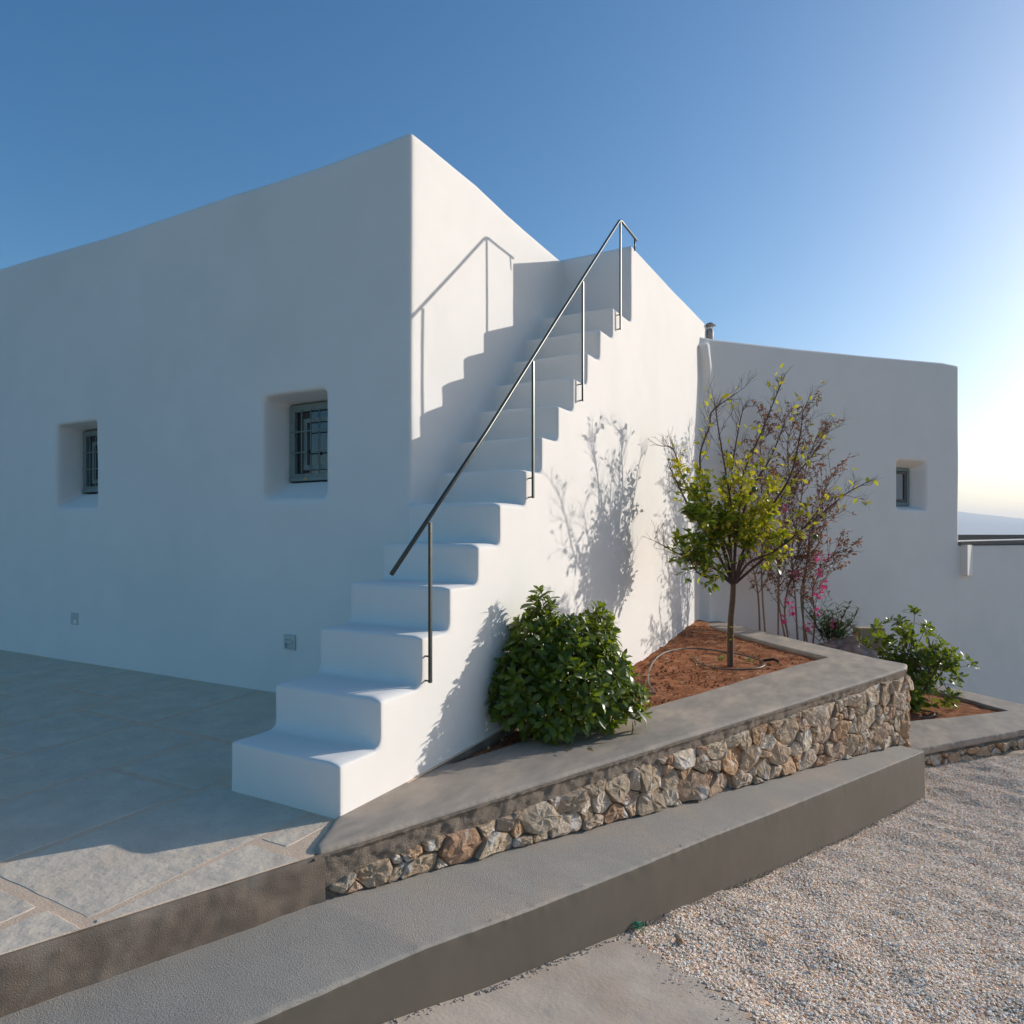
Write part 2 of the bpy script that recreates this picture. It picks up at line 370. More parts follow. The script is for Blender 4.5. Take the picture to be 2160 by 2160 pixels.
# windows of the house
def house_window(x0, x1, z0, z1, knob):
    y0 = 1.835
    def B(nm, a, b, c, d, e, f, m, par, bev=0.003):
        o = bevbox(nm, a, b, c, d, e, f, m, None, bev)
        if par is house_t: inv_parent(o, house_t)
        else:
            o.parent = par; o.matrix_parent_inverse = par.matrix_world.inverted() if False else Matrix.Translation(house_t.location).inverted() @ Matrix.Identity(4)
            o.matrix_parent_inverse = Matrix.Identity(4)
        return o
    fr = join([box(x0, x1, y0, y0 + .06, z1 - .06, z1), box(x0, x1, y0, y0 + .06, z0, z0 + .065),
               box(x0, x0 + .06, y0, y0 + .06, z0 + .065, z1 - .06), box(x1 - .06, x1, y0, y0 + .06, z0 + .065, z1 - .06)])
    f = mk('window', fr[0], fr[1], M['frame']); inv_parent(f, house_t)
    def sub(o): o.parent = f
    sub(mk('sill', *box(x0 + .01, x1 - .01, y0 - .018, y0 - .002, z0 + .002, z0 + .028), M['frame']))
    ix0, ix1, iz0, iz1 = x0 + .06, x1 - .06, z0 + .065, z1 - .06
    for i in range(1, 5):
        xx = ix0 + (ix1 - ix0) * i / 5
        sub(mk('bar', *tube([(xx, y0 - .02, iz0 - .01), (xx, y0 - .02, iz1 + .01)], .006, 6), M['frame'], smooth=True))
    for i in range(1, 3):
        zz = iz0 + (iz1 - iz0) * i / 3
        sub(mk('bar', *tube([(ix0 - .01, y0 - .031, zz), (ix1 + .01, y0 - .031, zz)], .006, 6), M['frame'], smooth=True))
    sub(mk('pane', *box(ix0, ix1, y0 + .03, y0 + .034, iz0, iz1), M['glass']))
    # inner casement standing behind the bars
    cx0 = ix0 + .10
    c = join([box(cx0, ix1, y0 + .004, y0 + .026, iz1 - .10, iz1 - .065), box(cx0, ix1, y0 + .004, y0 + .026, iz0 + .03, iz0 + .07),
              box(cx0, cx0 + .04, y0 + .004, y0 + .026, iz0 + .07, iz1 - .10)])
    sub(mk('casement', c[0], c[1], M['frame']))
    if knob:
        sub(mk('knob', *tube([(ix0 + (ix1 - ix0) * .4, y0 - .05, iz0 + (iz1 - iz0) / 3), (ix0 + (ix1 - ix0) * .4, y0 - .03, iz0 + (iz1 - iz0) / 3)], .014, 10), M['black']))
        sub(mk('catch', *box(ix0 + .13, ix0 + .17, y0 - .024, y0 - .0185, z0 + .012, z0 + .024), M['brass']))
house_window(-2.275, -1.64, 1.815, 2.475, True)
house_window(-5.405, -4.75, 1.815, 2.48, False)

# small recessed lights low on the shaded facade
def wall_light(x, z, label):
    t = thing('wall_light', label, 'wall light', (x, FY - 0.004, z), 0, 'recessed lights low on the facade')
    w = 0.062
    pl = join([box(-w, w, -.008, .012, .022, w), box(-w, w, -.008, .012, -w, -.050), box(-w, -.044, -.008, .012, -.050, .022), box(.044, w, -.008, .012, -.050, .022)])
    mk('cover_plate', pl[0], pl[1], M['lightbox'], t)
    mk('recess', *box(-.044, .044, .004, .011, -.050, .022), M['lightbox'], t)
    mk('hood', *hexa([(-.044, -.020, -.004), (.044, -.020, -.004), (.044, .003, .014), (-.044, .003, .014), (-.044, -.018, .0), (.044, -.018, .0), (.044, .003, .021), (-.044, .003, .021)]), M['lightbox'], t)
wall_light(-2.00, 0.477, 'small square recessed light on the shaded facade nearest the staircase')
wall_light(-5.085, 0.487, 'small square recessed light on the shaded facade below the far left window')

# ------------------------------------------------------------------ handrail
hr = thing('handrail', 'slim dark metal handrail on four posts beside the outer edge of the staircase', 'handrail', (0.035, 0.345, 1.15))
def P(o, par): o.parent = par; o.matrix_parent_inverse = Matrix.Translation(par.location).inverted(); return o
RX = 0.038
rp = [(RX, .345, 1.150), (RX, 1.3, 2.015), (RX, 2.4, 3.062), (RX, 3.74, 4.325), (RX, 3.79, 4.368), (RX, 3.84, 4.385), (RX, 3.90, 4.383), (RX, 4.30, 4.374)]
P(mk('rail', *tube(rp, .0125, 10), M['rail'], smooth=True), hr)
for y, z0, z1 in ((.686, .523, 1.43), (1.958, 1.619, 2.62), (2.884, 2.481, 3.50), (3.815, 3.33, 4.375)):
    p = bevbox('post', RX - .008, RX + .008, y - .011, y + .011, z0, z1 - .008, M['rail'], None, .002); P(p, hr)
    for dz in (.012, .15):
        b = mk('bracket', *tube([(RX - .007, y, z0 + dz), (RX - .022, y + .004, z0 + dz - .004), (-.02, y + .012, z0 + dz - .004)], .0055, 6), M['rail'], smooth=True); b.parent = p
p = mk('post', *tube([(RX, 4.24, 4.369), (RX - .004, 4.25, 4.25)], .008, 8), M['rail'], smooth=True, label='short end post standing on the parapet'); P(p, hr)

# ------------------------------------------------------------------ wing to the right
wo_ = Vector((0.015, 7.16, 0)); wh = R(90 - 37)
wing = thing('white_wing', 'lower white building wing in shade behind the citrus tree with one small window', 'building', wo_, wh)
wc = []
s0 = hexa([(4.01, -.05, 1.755), (4.785, -.05, 1.755), (4.66, .22, 1.84), (4.08, .22, 1.84), (4.01, -.05, 2.62), (4.785, -.05, 2.62), (4.66, .22, 2.50), (4.08, .22, 2.50)])
wV = cut(*box(-.6, 5.60, 0, 3.2, -2.7, 4.22), [s0, box(4.08, 4.66, .216, .6, 1.84, 2.50)])
parts = [wV]
bul = tube([(.13, .03, -2.7), (.13, .03, 3.3), (.10, .02, 3.75), (.02, .0, 4.1)], [.06, .06, .09, .10], 12)
parts.append(bul)
V, F = join(parts); V, F = remesh(V, F, 0.025, 10)
V[:, 2] += sstep(3.4, 4.1, V[:, 2]) * (np.interp(V[:, 0], [0.0, .26, 1.78, 2.9, 4.13, 5.2, 5.6], [-.09, -.10, -0.06, -.012, .04, .085, .075]))
V[:, 0] += np.where(V[:, 0] > 5.2, 0.018 * vnoise(V * [0, 0, 1], 1.3, 4), 0)
N = vnormals(V, F); V += N * (0.006 * vnoise(V, 1.0, 12) + 0.0006 * vnoise(V, 5, 5))[:, None]
N = vnormals(V, F)
fast('wall', V, F, M['plaster'], wing, True, N)
fr = join([box(4.085, 4.655, .23, .28, 2.435, 2.495), box(4.085, 4.655, .23, .28, 1.845, 1.91), box(4.085, 4.145, .23, .28, 1.91, 2.435), box(4.595, 4.655, .23, .28, 1.91, 2.435)])
f = mk('window', fr[0], fr[1], M['frame'], wing)
f2 = join([box(4.155, 4.585, .242, .27, 2.39, 2.425), box(4.155, 4.585, .242, .27, 1.92, 1.955), box(4.55, 4.585, .242, .27, 1.955, 2.39), box(4.155, 4.19, .242, .27, 1.955, 2.39)])
mk('casement', f2[0], f2[1], M['cap'], f)
mk('pane', *box(4.19, 4.55, .255, .259, 1.955, 2.39), M['glass'], f)
V_, F_ = [], []
for i in range(13):
    V_ += [(4.21 + i * .024, .243 - .005 * (i % 2), 1.96), (4.21 + i * .024, .243 - .005 * (i % 2), 2.385)]
    if i: F_.append((2 * i - 2, 2 * i, 2 * i + 1, 2 * i - 1))
mk('curtain', V_, F_, M['curtain'], f)

# flue on the corner
ch = thing('flue_pipe', 'thin weathered flue pipe with a conical cap on the roof edge', 'flue', (0.045, 7.60, 4.17))
mk('pipe', *tube([(0, 0, -.1), (0, .0, .12), (0, 0, .17)], [.045, .05, .036], 12), M['metal'], ch, smooth=True)
mk('cap', *tube([(0, 0, .215), (0, 0, .245), (0, 0, .262)], [.085, .05, .012], 12), M['metal'], ch)
for i in range(4):
    a = i * math.pi / 2 + .5; x0, y0 = .032 * math.cos(a), .032 * math.sin(a)
    mk('strut', *tube([(x0, y0, .16), (x0 * 1.3, y0 * 1.3, .222)], .008, 4), M['metal'], ch)

# boundary wall continuing the facade
bw = thing('boundary_wall', 'low white boundary wall with a thin grey cap running right from the wing', 'wall', (wo_.x, wo_.y, 0), wh)
bwall = box(5.50, 14.0, .0, .50, -2.7, 1.18)
V, F = remesh(*bwall, 0.026, 4)
N = vnormals(V, F); V += N * (0.004 * vnoise(V, 1.0, 12) + 0.0005 * vnoise(V, 5, 5))[:, None]
fast('wall', V, F, M['plaster'], bw, True, vnormals(V, F))
pz = hexa([(5.66, -.115, .66), (5.985, -.006, .64), (5.985, .05, .64), (5.66, .05, .66), (5.66, -.115, 1.184), (5.985, -.006, 1.184), (5.985, .05, 1.184), (5.66, .05, 1.184)])  # added wedge, its face turned toward the sun to give a bright patch
mk('sun_wedge', *pz, M['plaster'], bw)
mk('cap', *hexa([(5.61, -.03, 1.186), (14, -.03, 1.30), (14, .52, 1.30), (5.61, .52, 1.186), (5.61, -.03, 1.235), (14, -.03, 1.345), (14, .52, 1.345), (5.61, .52, 1.24)]), M['cap'], bw)  # shade on the cap's front edge is put into its dark colour
mk('cap_top', *hexa([(5.615, -.022, 1.237), (13.99, -.022, 1.347), (13.99, .51, 1.347), (5.615, .51, 1.242), (5.615, -.022, 1.245), (13.99, -.022, 1.353), (13.99, .51, 1.353), (5.615, .51, 1.250)]), M['captop'], bw)  # pale layer that colours the top of the same cap lighter
bw2 = mk('low_parapet', *box(5.62, 15, 2.0, 2.25, -2.7, 1.365), M['cap']); bw2.location = (wo_.x, wo_.y, 0); bw2.rotation_euler = (0, 0, wh)
tag(bw2, 'dark topped low parapet far behind the boundary wall against the horizon', 'parapet')

# ------------------------------------------------------------------ terrace with its slabs
ey0 = -9.0
tp = [(-9.5, ey0), (wall_x(ey0), ey0), (P0[0], P0[1]), (0.02, 0.0), (0.02, 1.7), (-9.5, 1.7)]
tz_ = lambda x, y: -0.0025 + terr_z(y)
V, F = join([prism([(-9.5, ey0), (wall_x(ey0), ey0), (P0[0], P0[1]), (0.02, 0.0), (-9.5, 0)], -0.34, tz_), prism([(-9.5, 0.0), (0.02, 0.0), (0.02, 1.7), (-9.5, 1.7)], -0.34, tz_)])
bm_ = tmpobj(V, F)
V, F = evald(bm_); kill(bm_)
me_o = mk('terrace', V, F, [M['grout'], M['brown_cement']]); struct(me_o, 'stone paved terrace in front of the house')
for p in me_o.data.polygons: p.material_index = 0 if p.normal.z > 0.5 else 1
# rough cement riser along the terrace edge
def face_grid(name, pa, pb, ztop, zbot, off, ds, dz, m, parent=None, depth=0.08):
    """rough upright face from pa to pb with a displaced surface, closed behind"""
    pa = np.array(pa); pb = np.array(pb); L = np.linalg.norm(pb - pa); d = (pb - pa) / L; nn = np.array([d[1], -d[0]])
    ns = int(L / ds) + 1; nz = max(3, int(0.6 / dz)); S = np.linspace(0, L, ns)
    V = []
    for j in range(nz):
        h = j / (nz - 1)
        P_ = pa[None] + S[:, None] * d[None]
        zt = ztop(S); zb = zbot(S); zz = zb + (zt - zb) * h
        Q = np.column_stack([P_, zz]); o = off(S, zz, zt, Q)
        Q[:, :2] += nn[None] * o[:, None]; V.append(Q)
    V = np.array(V)
    back = V.copy()[[0, -1]]; back[:, :, :2] = (pa[None] + S[:, None] * d[None] - nn[None] * depth)[None]
    allV = np.concatenate([V.reshape(-1, 3), back.reshape(-1, 3)]); F = []
    for j in range(nz - 1):
        for i in range(ns - 1): a = j * ns + i; F.append((a, a + 1, a + ns + 1, a + ns))
    b0 = nz * ns; b1 = b0 + ns
    for i in range(ns - 1):
        F.append(((nz - 1) * ns + i, (nz - 1) * ns + i + 1, b1 + i + 1, b1 + i))
        F.append((b0 + i, b0 + i + 1, i + 1, i)); F.append((b1 + i, b1 + i + 1, b0 + i + 1, b0 + i))
    F = np.array(F)
    return fast(name, allV, F, m, parent, smooth=True)
pa = np.array([wall_x(ey0), ey0])
def roff(S, z, zt, Q): return 0.012 + 0.007 * fbm(Q, 6, 2) + 0.003 * vnoise(Q, 30, 4) - 0.010 * sstep(0.03, 0.0, zt - z)
r = face_grid('terrace_riser', pa, P0 + WD * 0.05, lambda S: -0.008 + 0 * S + 0.004 * vnoise(np.column_stack([S, S * 0, S * 0]), 9), lambda S: -0.26 + 0 * S, roff, 0.02, 0.03, M['brown_cement'])
r.parent = me_o

def clip(poly, a, b, c):   # keep a*x+b*y<=c
    out = []
    for i in range(len(poly)):
        p, q = poly[i], poly[(i + 1) % len(poly)]; dp = a * p[0] + b * p[1] - c; dq = a * q[0] + b * q[1] - c
        if dp <= 0: out.append(p)
        if dp * dq < 0:
            t = dp / (dp - dq); out.append((p[0] + (q[0] - p[0]) * t, p[1] + (q[1] - p[1]) * t))
    return out
slabs = [(-.90, -.17, -1.07, .05), (-.90, -.17, .05, 1.58), (-.17, .6, -1.07, -.36), (-.17, .012, -.34, -.045),
         (-.39, .6, -2.1, -1.09), (-1.18, -.41, -1.86, -1.09), (-1.18, -.41, -2.6, -1.88),
         (-1.65, -.92, -.09, .53), (-1.65, -.92, -1.07, -.11), (-2.38, -1.67, -.80, .53), (-2.0, -1.20, -1.80, -1.09), (-2.38, -1.67, -1.07, -.82),
         (-3.15, -2.40, -.22, .53), (-3.15, -2.40, -1.15, -.24), (-1.28, -.92, .55, 1.58), (-2.30, -1.30, .55, 1.58), (-3.16, -2.32, .55, 1.58),
         (-3.0, -2.02, -1.9, -1.17),
         (-4.05, -3.18, .10, .86), (-4.05, -3.18, .88, 1.58), (-4.0, -3.17, -.75, .08), (-3.95, -3.17, -1.9, -.77),
         (-4.75, -4.07, .52, 1.58), (-5.0, -4.07, -.40, .50), (-5.0, -4.02, -1.3, -.42), (-5.55, -4.77, .74, 1.58), (-5.75, -5.02, -.25, .72),
         (-6.45, -5.57, .74, 1.58), (-6.6, -5.77, -.3, .72), (-7.4, -6.47, .74, 1.58), (-7.5, -6.62, -.4, .72), (-8.6, -7.42, .1, 1.58), (-6.2, -5.02, -1.3, -.42)]
for (x0, x1, y0, y1) in slabs:
    g = random.uniform(.010, .017)
    poly = [(x0 + g, y0 + g), (x1 - g, y0 + g), (x1 - g, y1 - g), (x0 + g, y1 - g)]
    jx = [(random.uniform(-.008, .008), random.uniform(-.008, .008)) for _ in poly]
    poly = [(p[0] + j[0], p[1] + j[1]) for p, j in zip(poly, jx)]
    poly = clip(poly, WN[0], WN[1], float(WN @ P0) - 0.002 + random.uniform(-.004, 0))
    if y0 > -0.4 and x1 > -.2: poly = clip(poly, 1, .50, -0.028)
    if len(poly) < 3: continue
    # rounded corners and slightly ragged sides
    pts = []
    m_ = len(poly)
    for i in range(m_):
        a = Vector(poly[i]); b = Vector(poly[(i + 1) % m_]); L = (b - a).length
        k = max(1, int(L / 0.035))
        for j in range(k):
            t = j / k; p = a.lerp(b, t); nn = Vector((b - a).normalized()); nn = Vector((nn.y, -nn.x))
            w = fbm(np.array([[p.x, p.y, 0]]), 9, 6)[0] * 0.0045
            if j == 0: w -= 0.006
            pts.append((p.x + nn.x * w, p.y + nn.y * w))
    cx_ = sum(p[0] for p in pts) / len(pts); cy_ = sum(p[1] for p in pts) / len(pts)
    tz = random.uniform(-.0015, .0015); tl = (random.uniform(-.002, .002), random.uniform(-.002, .002))
    def zt(x, y): return float(terr_z(y)) + tz + tl[0] * (x - cx_) + tl[1] * (y - cy_)
    nn_ = len(pts); V = []; 
    for p in pts: V.append((p[0], p[1], zt(*p) - .03))
    for p in pts: V.append((p[0], p[1], zt(*p) - .0035))
    for p in pts:
        d = Vector((cx_ - p[0], cy_ - p[1])).normalized() * 0.005; V.append((p[0] + d.x, p[1] + d.y, zt(*p)))
    F = []
    for r_ in (0, 1):
        for i in range(nn_): F.append((r_ * nn_ + i, r_ * nn_ + (i + 1) % nn_, (r_ + 1) * nn_ + (i + 1) % nn_, (r_ + 1) * nn_ + i))
    F.append(tuple(range(2 * nn_, 3 * nn_)))
    s = mk('paving_slab', V, F, M['slab'], me_o)

# ------------------------------------------------------------------ upper planter: core, stones, coping, soil
pl = thing('stone_planter', 'long wedge shaped rubble stone planter wall with grey cement coping holding the citrus bed', 'planter', (float(P0[0]), float(P0[1]), 0))
def PP(o): return P(o, pl)
def zk_s(S): return kerb_z(P0[1] + np.asarray(S) * WD[1])
def band(S):  # depth of bare mortar below the coping
    return np.interp(S, [0, .25, 1.0, 2.2, 3.2, 6.3], [.11, .08, .07, .05, .04, .03])
def coff(S, z, zt, Q):
    b = sstep(-0.03, 0.02, z - (-0.055 - band(S)) + 0.02 * vnoise(Q, 7, 3))
    tp_ = sstep(-0.035, -0.012, z)
    dp_ = np.interp(S, [0, 1.5, 3.5, 6.3], [-.006, -.012, -.020, -.024])
    return dp_ * (1 - b) - .002 * b + (0.008 - 0.003 * tp_) * fbm(Q, 16, 9) + 0.004 * vnoise(Q, 48, 2) + 0.014 * tp_ - .010 * sstep(-.004, .004, z)
def wtop(S): return -0.008 + 0.002 * vnoise(np.column_stack([S, S * 0, S * 0]), 7)
PP(face_grid('mortar', P0, P1, wtop, lambda S: zk_s(S) - .06, coff, 0.014, 0.013, M['mortar'], depth=0.30))
P2 = np.array([2.467, 5.80])
PP(face_grid('mortar', P1, P1 + (P2 - P1) / np.linalg.norm(P2 - P1) * 0.29, wtop, lambda S: -1.35 + 0 * S, lambda S, z, zt, Q: -0.03 + 0.012 * fbm(Q, 10, 9), 0.02, 0.02, M['mortar'], depth=0.25))
def stone_mesh(poly, d, nn, base, thick, seed):
    """poly in (s,h); rugged stone bulging out of the face"""
    rr = random.Random(seed); m_ = len(poly); pts = []
    cx_ = sum(p[0] for p in poly) / m_; cy_ = sum(p[1] for p in poly) / m_
    per = sum(math.dist(poly[i], poly[(i + 1) % m_]) for i in range(m_))
    st = max(0.022, per / 16)
    for i in range(m_):
        a, b = poly[i], poly[(i + 1) % m_]; L = math.dist(a, b); k = max(1, round(L / st))
        for j in range(k):
            t = (j + (0.0 if k > 1 else 0)) / k; pts.append((a[0] + (b[0] - a[0]) * t, a[1] + (b[1] - a[1]) * t))
    # round the corners
    q = []
    for i in range(len(pts)):
        a, b, c = pts[i - 1], pts[i], pts[(i + 1) % len(pts)]
        q.append((.09 * a[0] + .82 * b[0] + .09 * c[0] + rr.uniform(-.003, .003), .09 * a[1] + .82 * b[1] + .09 * c[1] + rr.uniform(-.003, .003)))
    pts = q; size = math.sqrt(per * per / 16)
    k = len(pts); rings = [(1.0, -0.06), (1.0, thick * .10), (0.95, thick * 0.72), (0.70, thick * 0.98), (0.34, thick * 1.02)]
    tx, ty = rr.uniform(-.25, .25), rr.uniform(-.35, .25)
    V = []
    for ri, (sc, dp) in enumerate(rings):
        for p in pts:
            u = cx_ + (p[0] - cx_) * sc; h = cy_ + (p[1] - cy_) * sc
            jit = (0.085 * size * min(1, .12 / max(size, .01))) if ri >= 2 else 0.002
            dd = dp + (tx * (u - cx_) + ty * (h - cy_)) * (ri >= 2) + rr.uniform(-jit, jit) * .55
            if ri >= 2:
                u += rr.uniform(-.03, .03) * size; h += rr.uniform(-.03, .03) * size
            V.append((base[0] + d[0] * u + nn[0] * dd, base[1] + d[1] * u + nn[1] * dd, h))
    F = []
    for r_ in range(len(rings) - 1):
        for i in range(k):
            a = r_ * k + i; b = r_ * k + (i + 1) % k; c = b + k; e = a + k
            F += [(a, b, c), (a, c, e)]
    ctr = len(V); dd = thick * 1.05 + rr.uniform(-.008, .008)
    V.append((base[0] + d[0] * cx_ + nn[0] * dd, base[1] + d[1] * cx_ + nn[1] * dd, cy_)); r_ = len(rings) - 1
    for i in range(k): F.append((r_ * k + i, r_ * k + (i + 1) % k, ctr))
    return V, F
def power_cells(seeds, bounds_poly):
    out = []
    for i, (x, y, w) in enumerate(seeds):
        poly = bounds_poly
        for j, (a, b, v) in enumerate(seeds):
            if i == j or abs(a - x) > .5: continue
            A = 2 * (a - x); B = 2 * (b - y) * ANI; Cc = (a * a - x * x) + ANI * (b * b - y * y) - v * v + w * w
            poly = clip(poly, A, B, Cc)
            if len(poly) < 3: break
        out.append(poly)
    return out
ANI = 1.7
def build_stones(pa, d, nn, L, ztop, zbot, par, thick=0.03, big=0.085, seed=1, shrink=0.0035, dens=1.0):
    rr = random.Random(seed); seeds = []
    for r_, n_try in ((big, int(30 * L * dens)), (big * .72, int(60 * L * dens)), (big * .5, int(70 * L * dens)), (big * .28, int(220 * L * dens))):
        for _ in range(n_try):
            s = rr.uniform(0, L); zt = float(ztop(s)); zb = float(zbot(s))
            if zt - zb < .03: continue
            h = rr.uniform(zb, zt); r2 = min(r_ * rr.uniform(.8, 1.2), max(.05, (zt - zb) * .75))
            if all((s - a) ** 2 + ANI * (h - b) ** 2 > ((r2 + v) * .93) ** 2 for a, b, v in seeds): seeds.append((s, h, r2))
    S = np.linspace(0, L, 30)
    bp = [(float(s), float(zbot(s))) for s in S] + [(float(s), float(ztop(s))) for s in S[::-1]]
    cells = power_cells(seeds, bp); k = 0
    for (s, h, r2), poly in zip(seeds, cells):
        if len(poly) < 3: continue
        m_ = len(poly)
        poly = [p for i, p in enumerate(poly) if math.dist(p, poly[i - 1]) > .004]
        if len(poly) < 3: continue
        cx_ = sum(p[0] for p in poly) / len(poly); cy_ = sum(p[1] for p in poly) / len(poly)
        q = []
        for p in poly:
            v = Vector((cx_ - p[0], cy_ - p[1])); l_ = v.length
            if l_ < 0.012: q = None; break
            v = v / l_ * min(shrink * rr.uniform(.8, 2.0), l_ * .4); q.append((p[0] + v.x, p[1] + v.y))
        if not q or cx_ < .13: continue
        V, F = stone_mesh(q, d, nn, pa, thick * rr.uniform(.5, 1.35), rr.random())
        o = mk('stone', V, F, M['stone']); P(o, par); k += 1
    return k
# main face: stones start low on the left under thick mortar
k = build_stones(P0, WD, WN, WL - 0.01, lambda s: -0.048 - np.interp(s, [0, .25, 1.0, 2.2, 3.2, 6.3], [.12, .055, .05, .035, .028, .02]) + .03 * float(vnoise(A0([[s * 5.0, 0, 0]]), 1, 4)[0]),
                 lambda s: float(zk_s(s)) + .004, pl, thick=0.024, big=0.125, seed=4)
dE = (P2 - P1) / np.linalg.norm(P2 - P1); nE = np.array([dE[1], -dE[0]])
build_stones(P1, dE, nE, 0.27, lambda s: -0.08, lambda s: -1.2, pl, thick=0.025, big=0.09, seed=9)

outer = [(0.0, -0.01), (-0.055, -0.10), (-0.03, -0.20), (0.06, -0.30)]
front = [tuple(P0 + WD * t + WN * -0.004) for t in (0.02, 2, 4, WL - .03)]
cp = [(-.02, 0.02), (-.012, -.03), (.05, -.14), (.12, -.29)] + front + [(2.462, 5.54), (2.478, 5.76), (-.05, 7.66), (-.05, 7.05), (.35, 6.74), (.696, 6.448), (1.369, 5.941), (1.718, 5.678),
      (1.40, 4.95), (1.11, 4.118), (.86, 3.35), (.652, 2.758), (.40, 2.15), (.235, 1.65), (.13, 1.25), (.035, .92), (-.05, .80)]
V, F = prism(cp, -0.045, 0.012)
V, F = remesh(V, F, 0.014, 3, 0.5)
N = vnormals(V, F)
side = 1 - np.abs(N[:, 2])
V += N * (0.0022 * vnoise(V, 4, 3) + side * (0.004 * fbm(V, 4, 5, 2)))[:, None]
V[:, 2] += bed_z(V[:, 0], V[:, 1]) + 0.004 * vnoise(V * [1, 1, 0], 1.5, 3)
low = 0 * sstep(0.0, -0.05, V[:, 2] - bed_z(V[:, 0], V[:, 1])); V[:, 2] -= low * 0.012 * (1 + vnoise(V * [1, 1, 0], 8, 4))
PP(fast('coping', V, F, M['coping'], None, True))

def sheet(name, poly, zf, step, m, amp, seed=0, parent=None, smooth=True, skirt=0.0):
    xs = [p[0] for p in poly]; ys = [p[1] for p in poly]
    nx = int((max(xs) - min(xs)) / step) + 2; ny = int((max(ys) - min(ys)) / step) + 2
    X, Y = np.meshgrid(np.linspace(min(xs), max(xs), nx), np.linspace(min(ys), max(ys), ny)); X = X.ravel(); Y = Y.ravel()
    Z = zf(X, Y) + amp * fbm(np.column_stack([X, Y, 0 * X]), 5, seed, 4)
    idx = np.arange(nx * ny).reshape(ny, nx)
    F = np.column_stack([idx[:-1, :-1].ravel(), idx[:-1, 1:].ravel(), idx[1:, 1:].ravel(), idx[1:, :-1].ravel()])
    cx_ = X[F].mean(1); cy_ = Y[F].mean(1); ins = np.zeros(len(F), bool); j = len(poly) - 1
    for i in range(len(poly)):
        xi, yi = poly[i]; xj, yj = poly[j]
        c = ((yi > cy_) != (yj > cy_)) & (cx_ < (xj - xi) * (cy_ - yi) / (yj - yi + 1e-12) + xi); ins ^= c; j = i
    F = F[ins]; u, inv = np.unique(F, return_inverse=True)
    return fast(name, np.column_stack([X, Y, Z])[u], inv.reshape(F.shape), m, parent, smooth)
so = sheet('planter_soil', [(-.03, .7), (.35, 1.6), (.75, 2.6), (1.3, 4.2), (1.85, 5.8), (1.1, 6.3), (-.03, 7.15)],
           lambda x, y: -0.022 + bed_z(x, y) + 0.05 * sstep(.5, .0, x) * sstep(3, 5, y) + .02 * np.exp(-((x - .865) ** 2 + (y - 4.845) ** 2) / .05), 0.02, M['soil'], 0.017, 3)
struct(so, 'red soil of the citrus bed')
rr = random.Random(5)
cl = []
for i in range(1100):
    y = rr.uniform(.95, 6.6); xm = np.interp(y, [.9, 1.6, 2.75, 4.1, 5.6, 6.6], [.03, .2, .62, 1.08, 1.6, .4]); x = rr.uniform(.01, max(.02, xm))
    s = rr.uniform(.004, .014) * (1.6 if rr.random() < .06 else 1); z = -.02 + float(bed_z(x, y)) + s * .3 + .05 * float(sstep(.5, 0, x) * sstep(3, 5, y))
    b = [Vector((rr.uniform(-1, 1), rr.uniform(-1, 1), rr.uniform(-1, 1))).normalized() * s * rr.uniform(.7, 1.2) for _ in range(6)]
    vs = [(x + s, y, z), (x - s, y, z + rr.uniform(-.3, .3) * s), (x, y + s, z), (x, y - s, z), (x + rr.uniform(-.3, .3) * s, y, z + s), (x, y, z - s)]
    cl.append((vs, [(0, 2, 4), (2, 1, 4), (1, 3, 4), (3, 0, 4), (2, 0, 5), (1, 2, 5), (3, 1, 5), (0, 3, 5)]))
o = mk('soil_clods', *join(cl), M['soil'], kind='stuff'); tag(o, 'loose crumbs and clods of red earth on the citrus bed', 'soil')

# ------------------------------------------------------------------ cement kerb stepping out at the foot of the planter
ys = np.arange(-5.0, 5.335, 0.02); V = []; nt_, nr_, nf_ = 14, 5, 14
for q, y in enumerate(ys):
    e = max(0.0, 1 - (5.335 - y) / 0.05); e = 1 - math.sqrt(max(0, 1 - e * e)) if e > 0 else 0
    xi = float(wall_x(y)) - .06; xo = float(kerb_x(y)) - .03 * e; zi = float(kerb_z(y)) + .003; zo = float(kerb_zo(y)) - .025 * e; zg = float(ground_z(y)) - .12; rr_ = 0.016
    for j in range(nt_): t = j / (nt_ - 1); V.append((xi + (xo - rr_ - xi) * t, y, zi + (zo - zi) * t))
    for j in range(nr_): a = math.pi / 2 * (j + 1) / (nr_ + 1); V.append((xo - rr_ + rr_ * math.sin(a), y, zo - rr_ + rr_ * math.cos(a)))
    for j in range(nf_): t = j / (nf_ - 1); V.append((xo + .012 * t, y, zo - rr_ + (zg - zo + rr_) * t))
npf = nt_ + nr_ + nf_; V = np.array(V); ii = np.arange(len(ys) - 1)[:, None] * npf + np.arange(npf - 1)[None]
F = np.stack([ii, ii + 1, ii + npf + 1, ii + npf], -1).reshape(-1, 4)
N = vnormals(V, F); col_ = np.arange(len(V)) % npf; er = ((col_ >= nt_ - 1) & (col_ < nt_ + nr_ + 1)).astype(float)
V += N * (0.0035 * vnoise(V, 2.0, 3) + 0.0009 * vnoise(V, 26, 4) + er * 0.0045 * vnoise(V, 33, 5))[:, None]
k0 = len(V); last = (len(ys) - 1) * npf; ex = V[last:last + npf].copy(); cap_ = ex.copy(); cap_[:, 0] = V[last, 0] - .02; cap_[:, 1] += .0
V = np.concatenate([V, cap_]); jj = np.arange(npf - 1)
F = np.concatenate([F, np.stack([last + jj, last + jj + 1, k0 + jj + 1, k0 + jj], -1)])
fc = np.concatenate([np.tile(np.arange(npf - 1), len(ys) - 1), np.full(npf - 1, npf)])
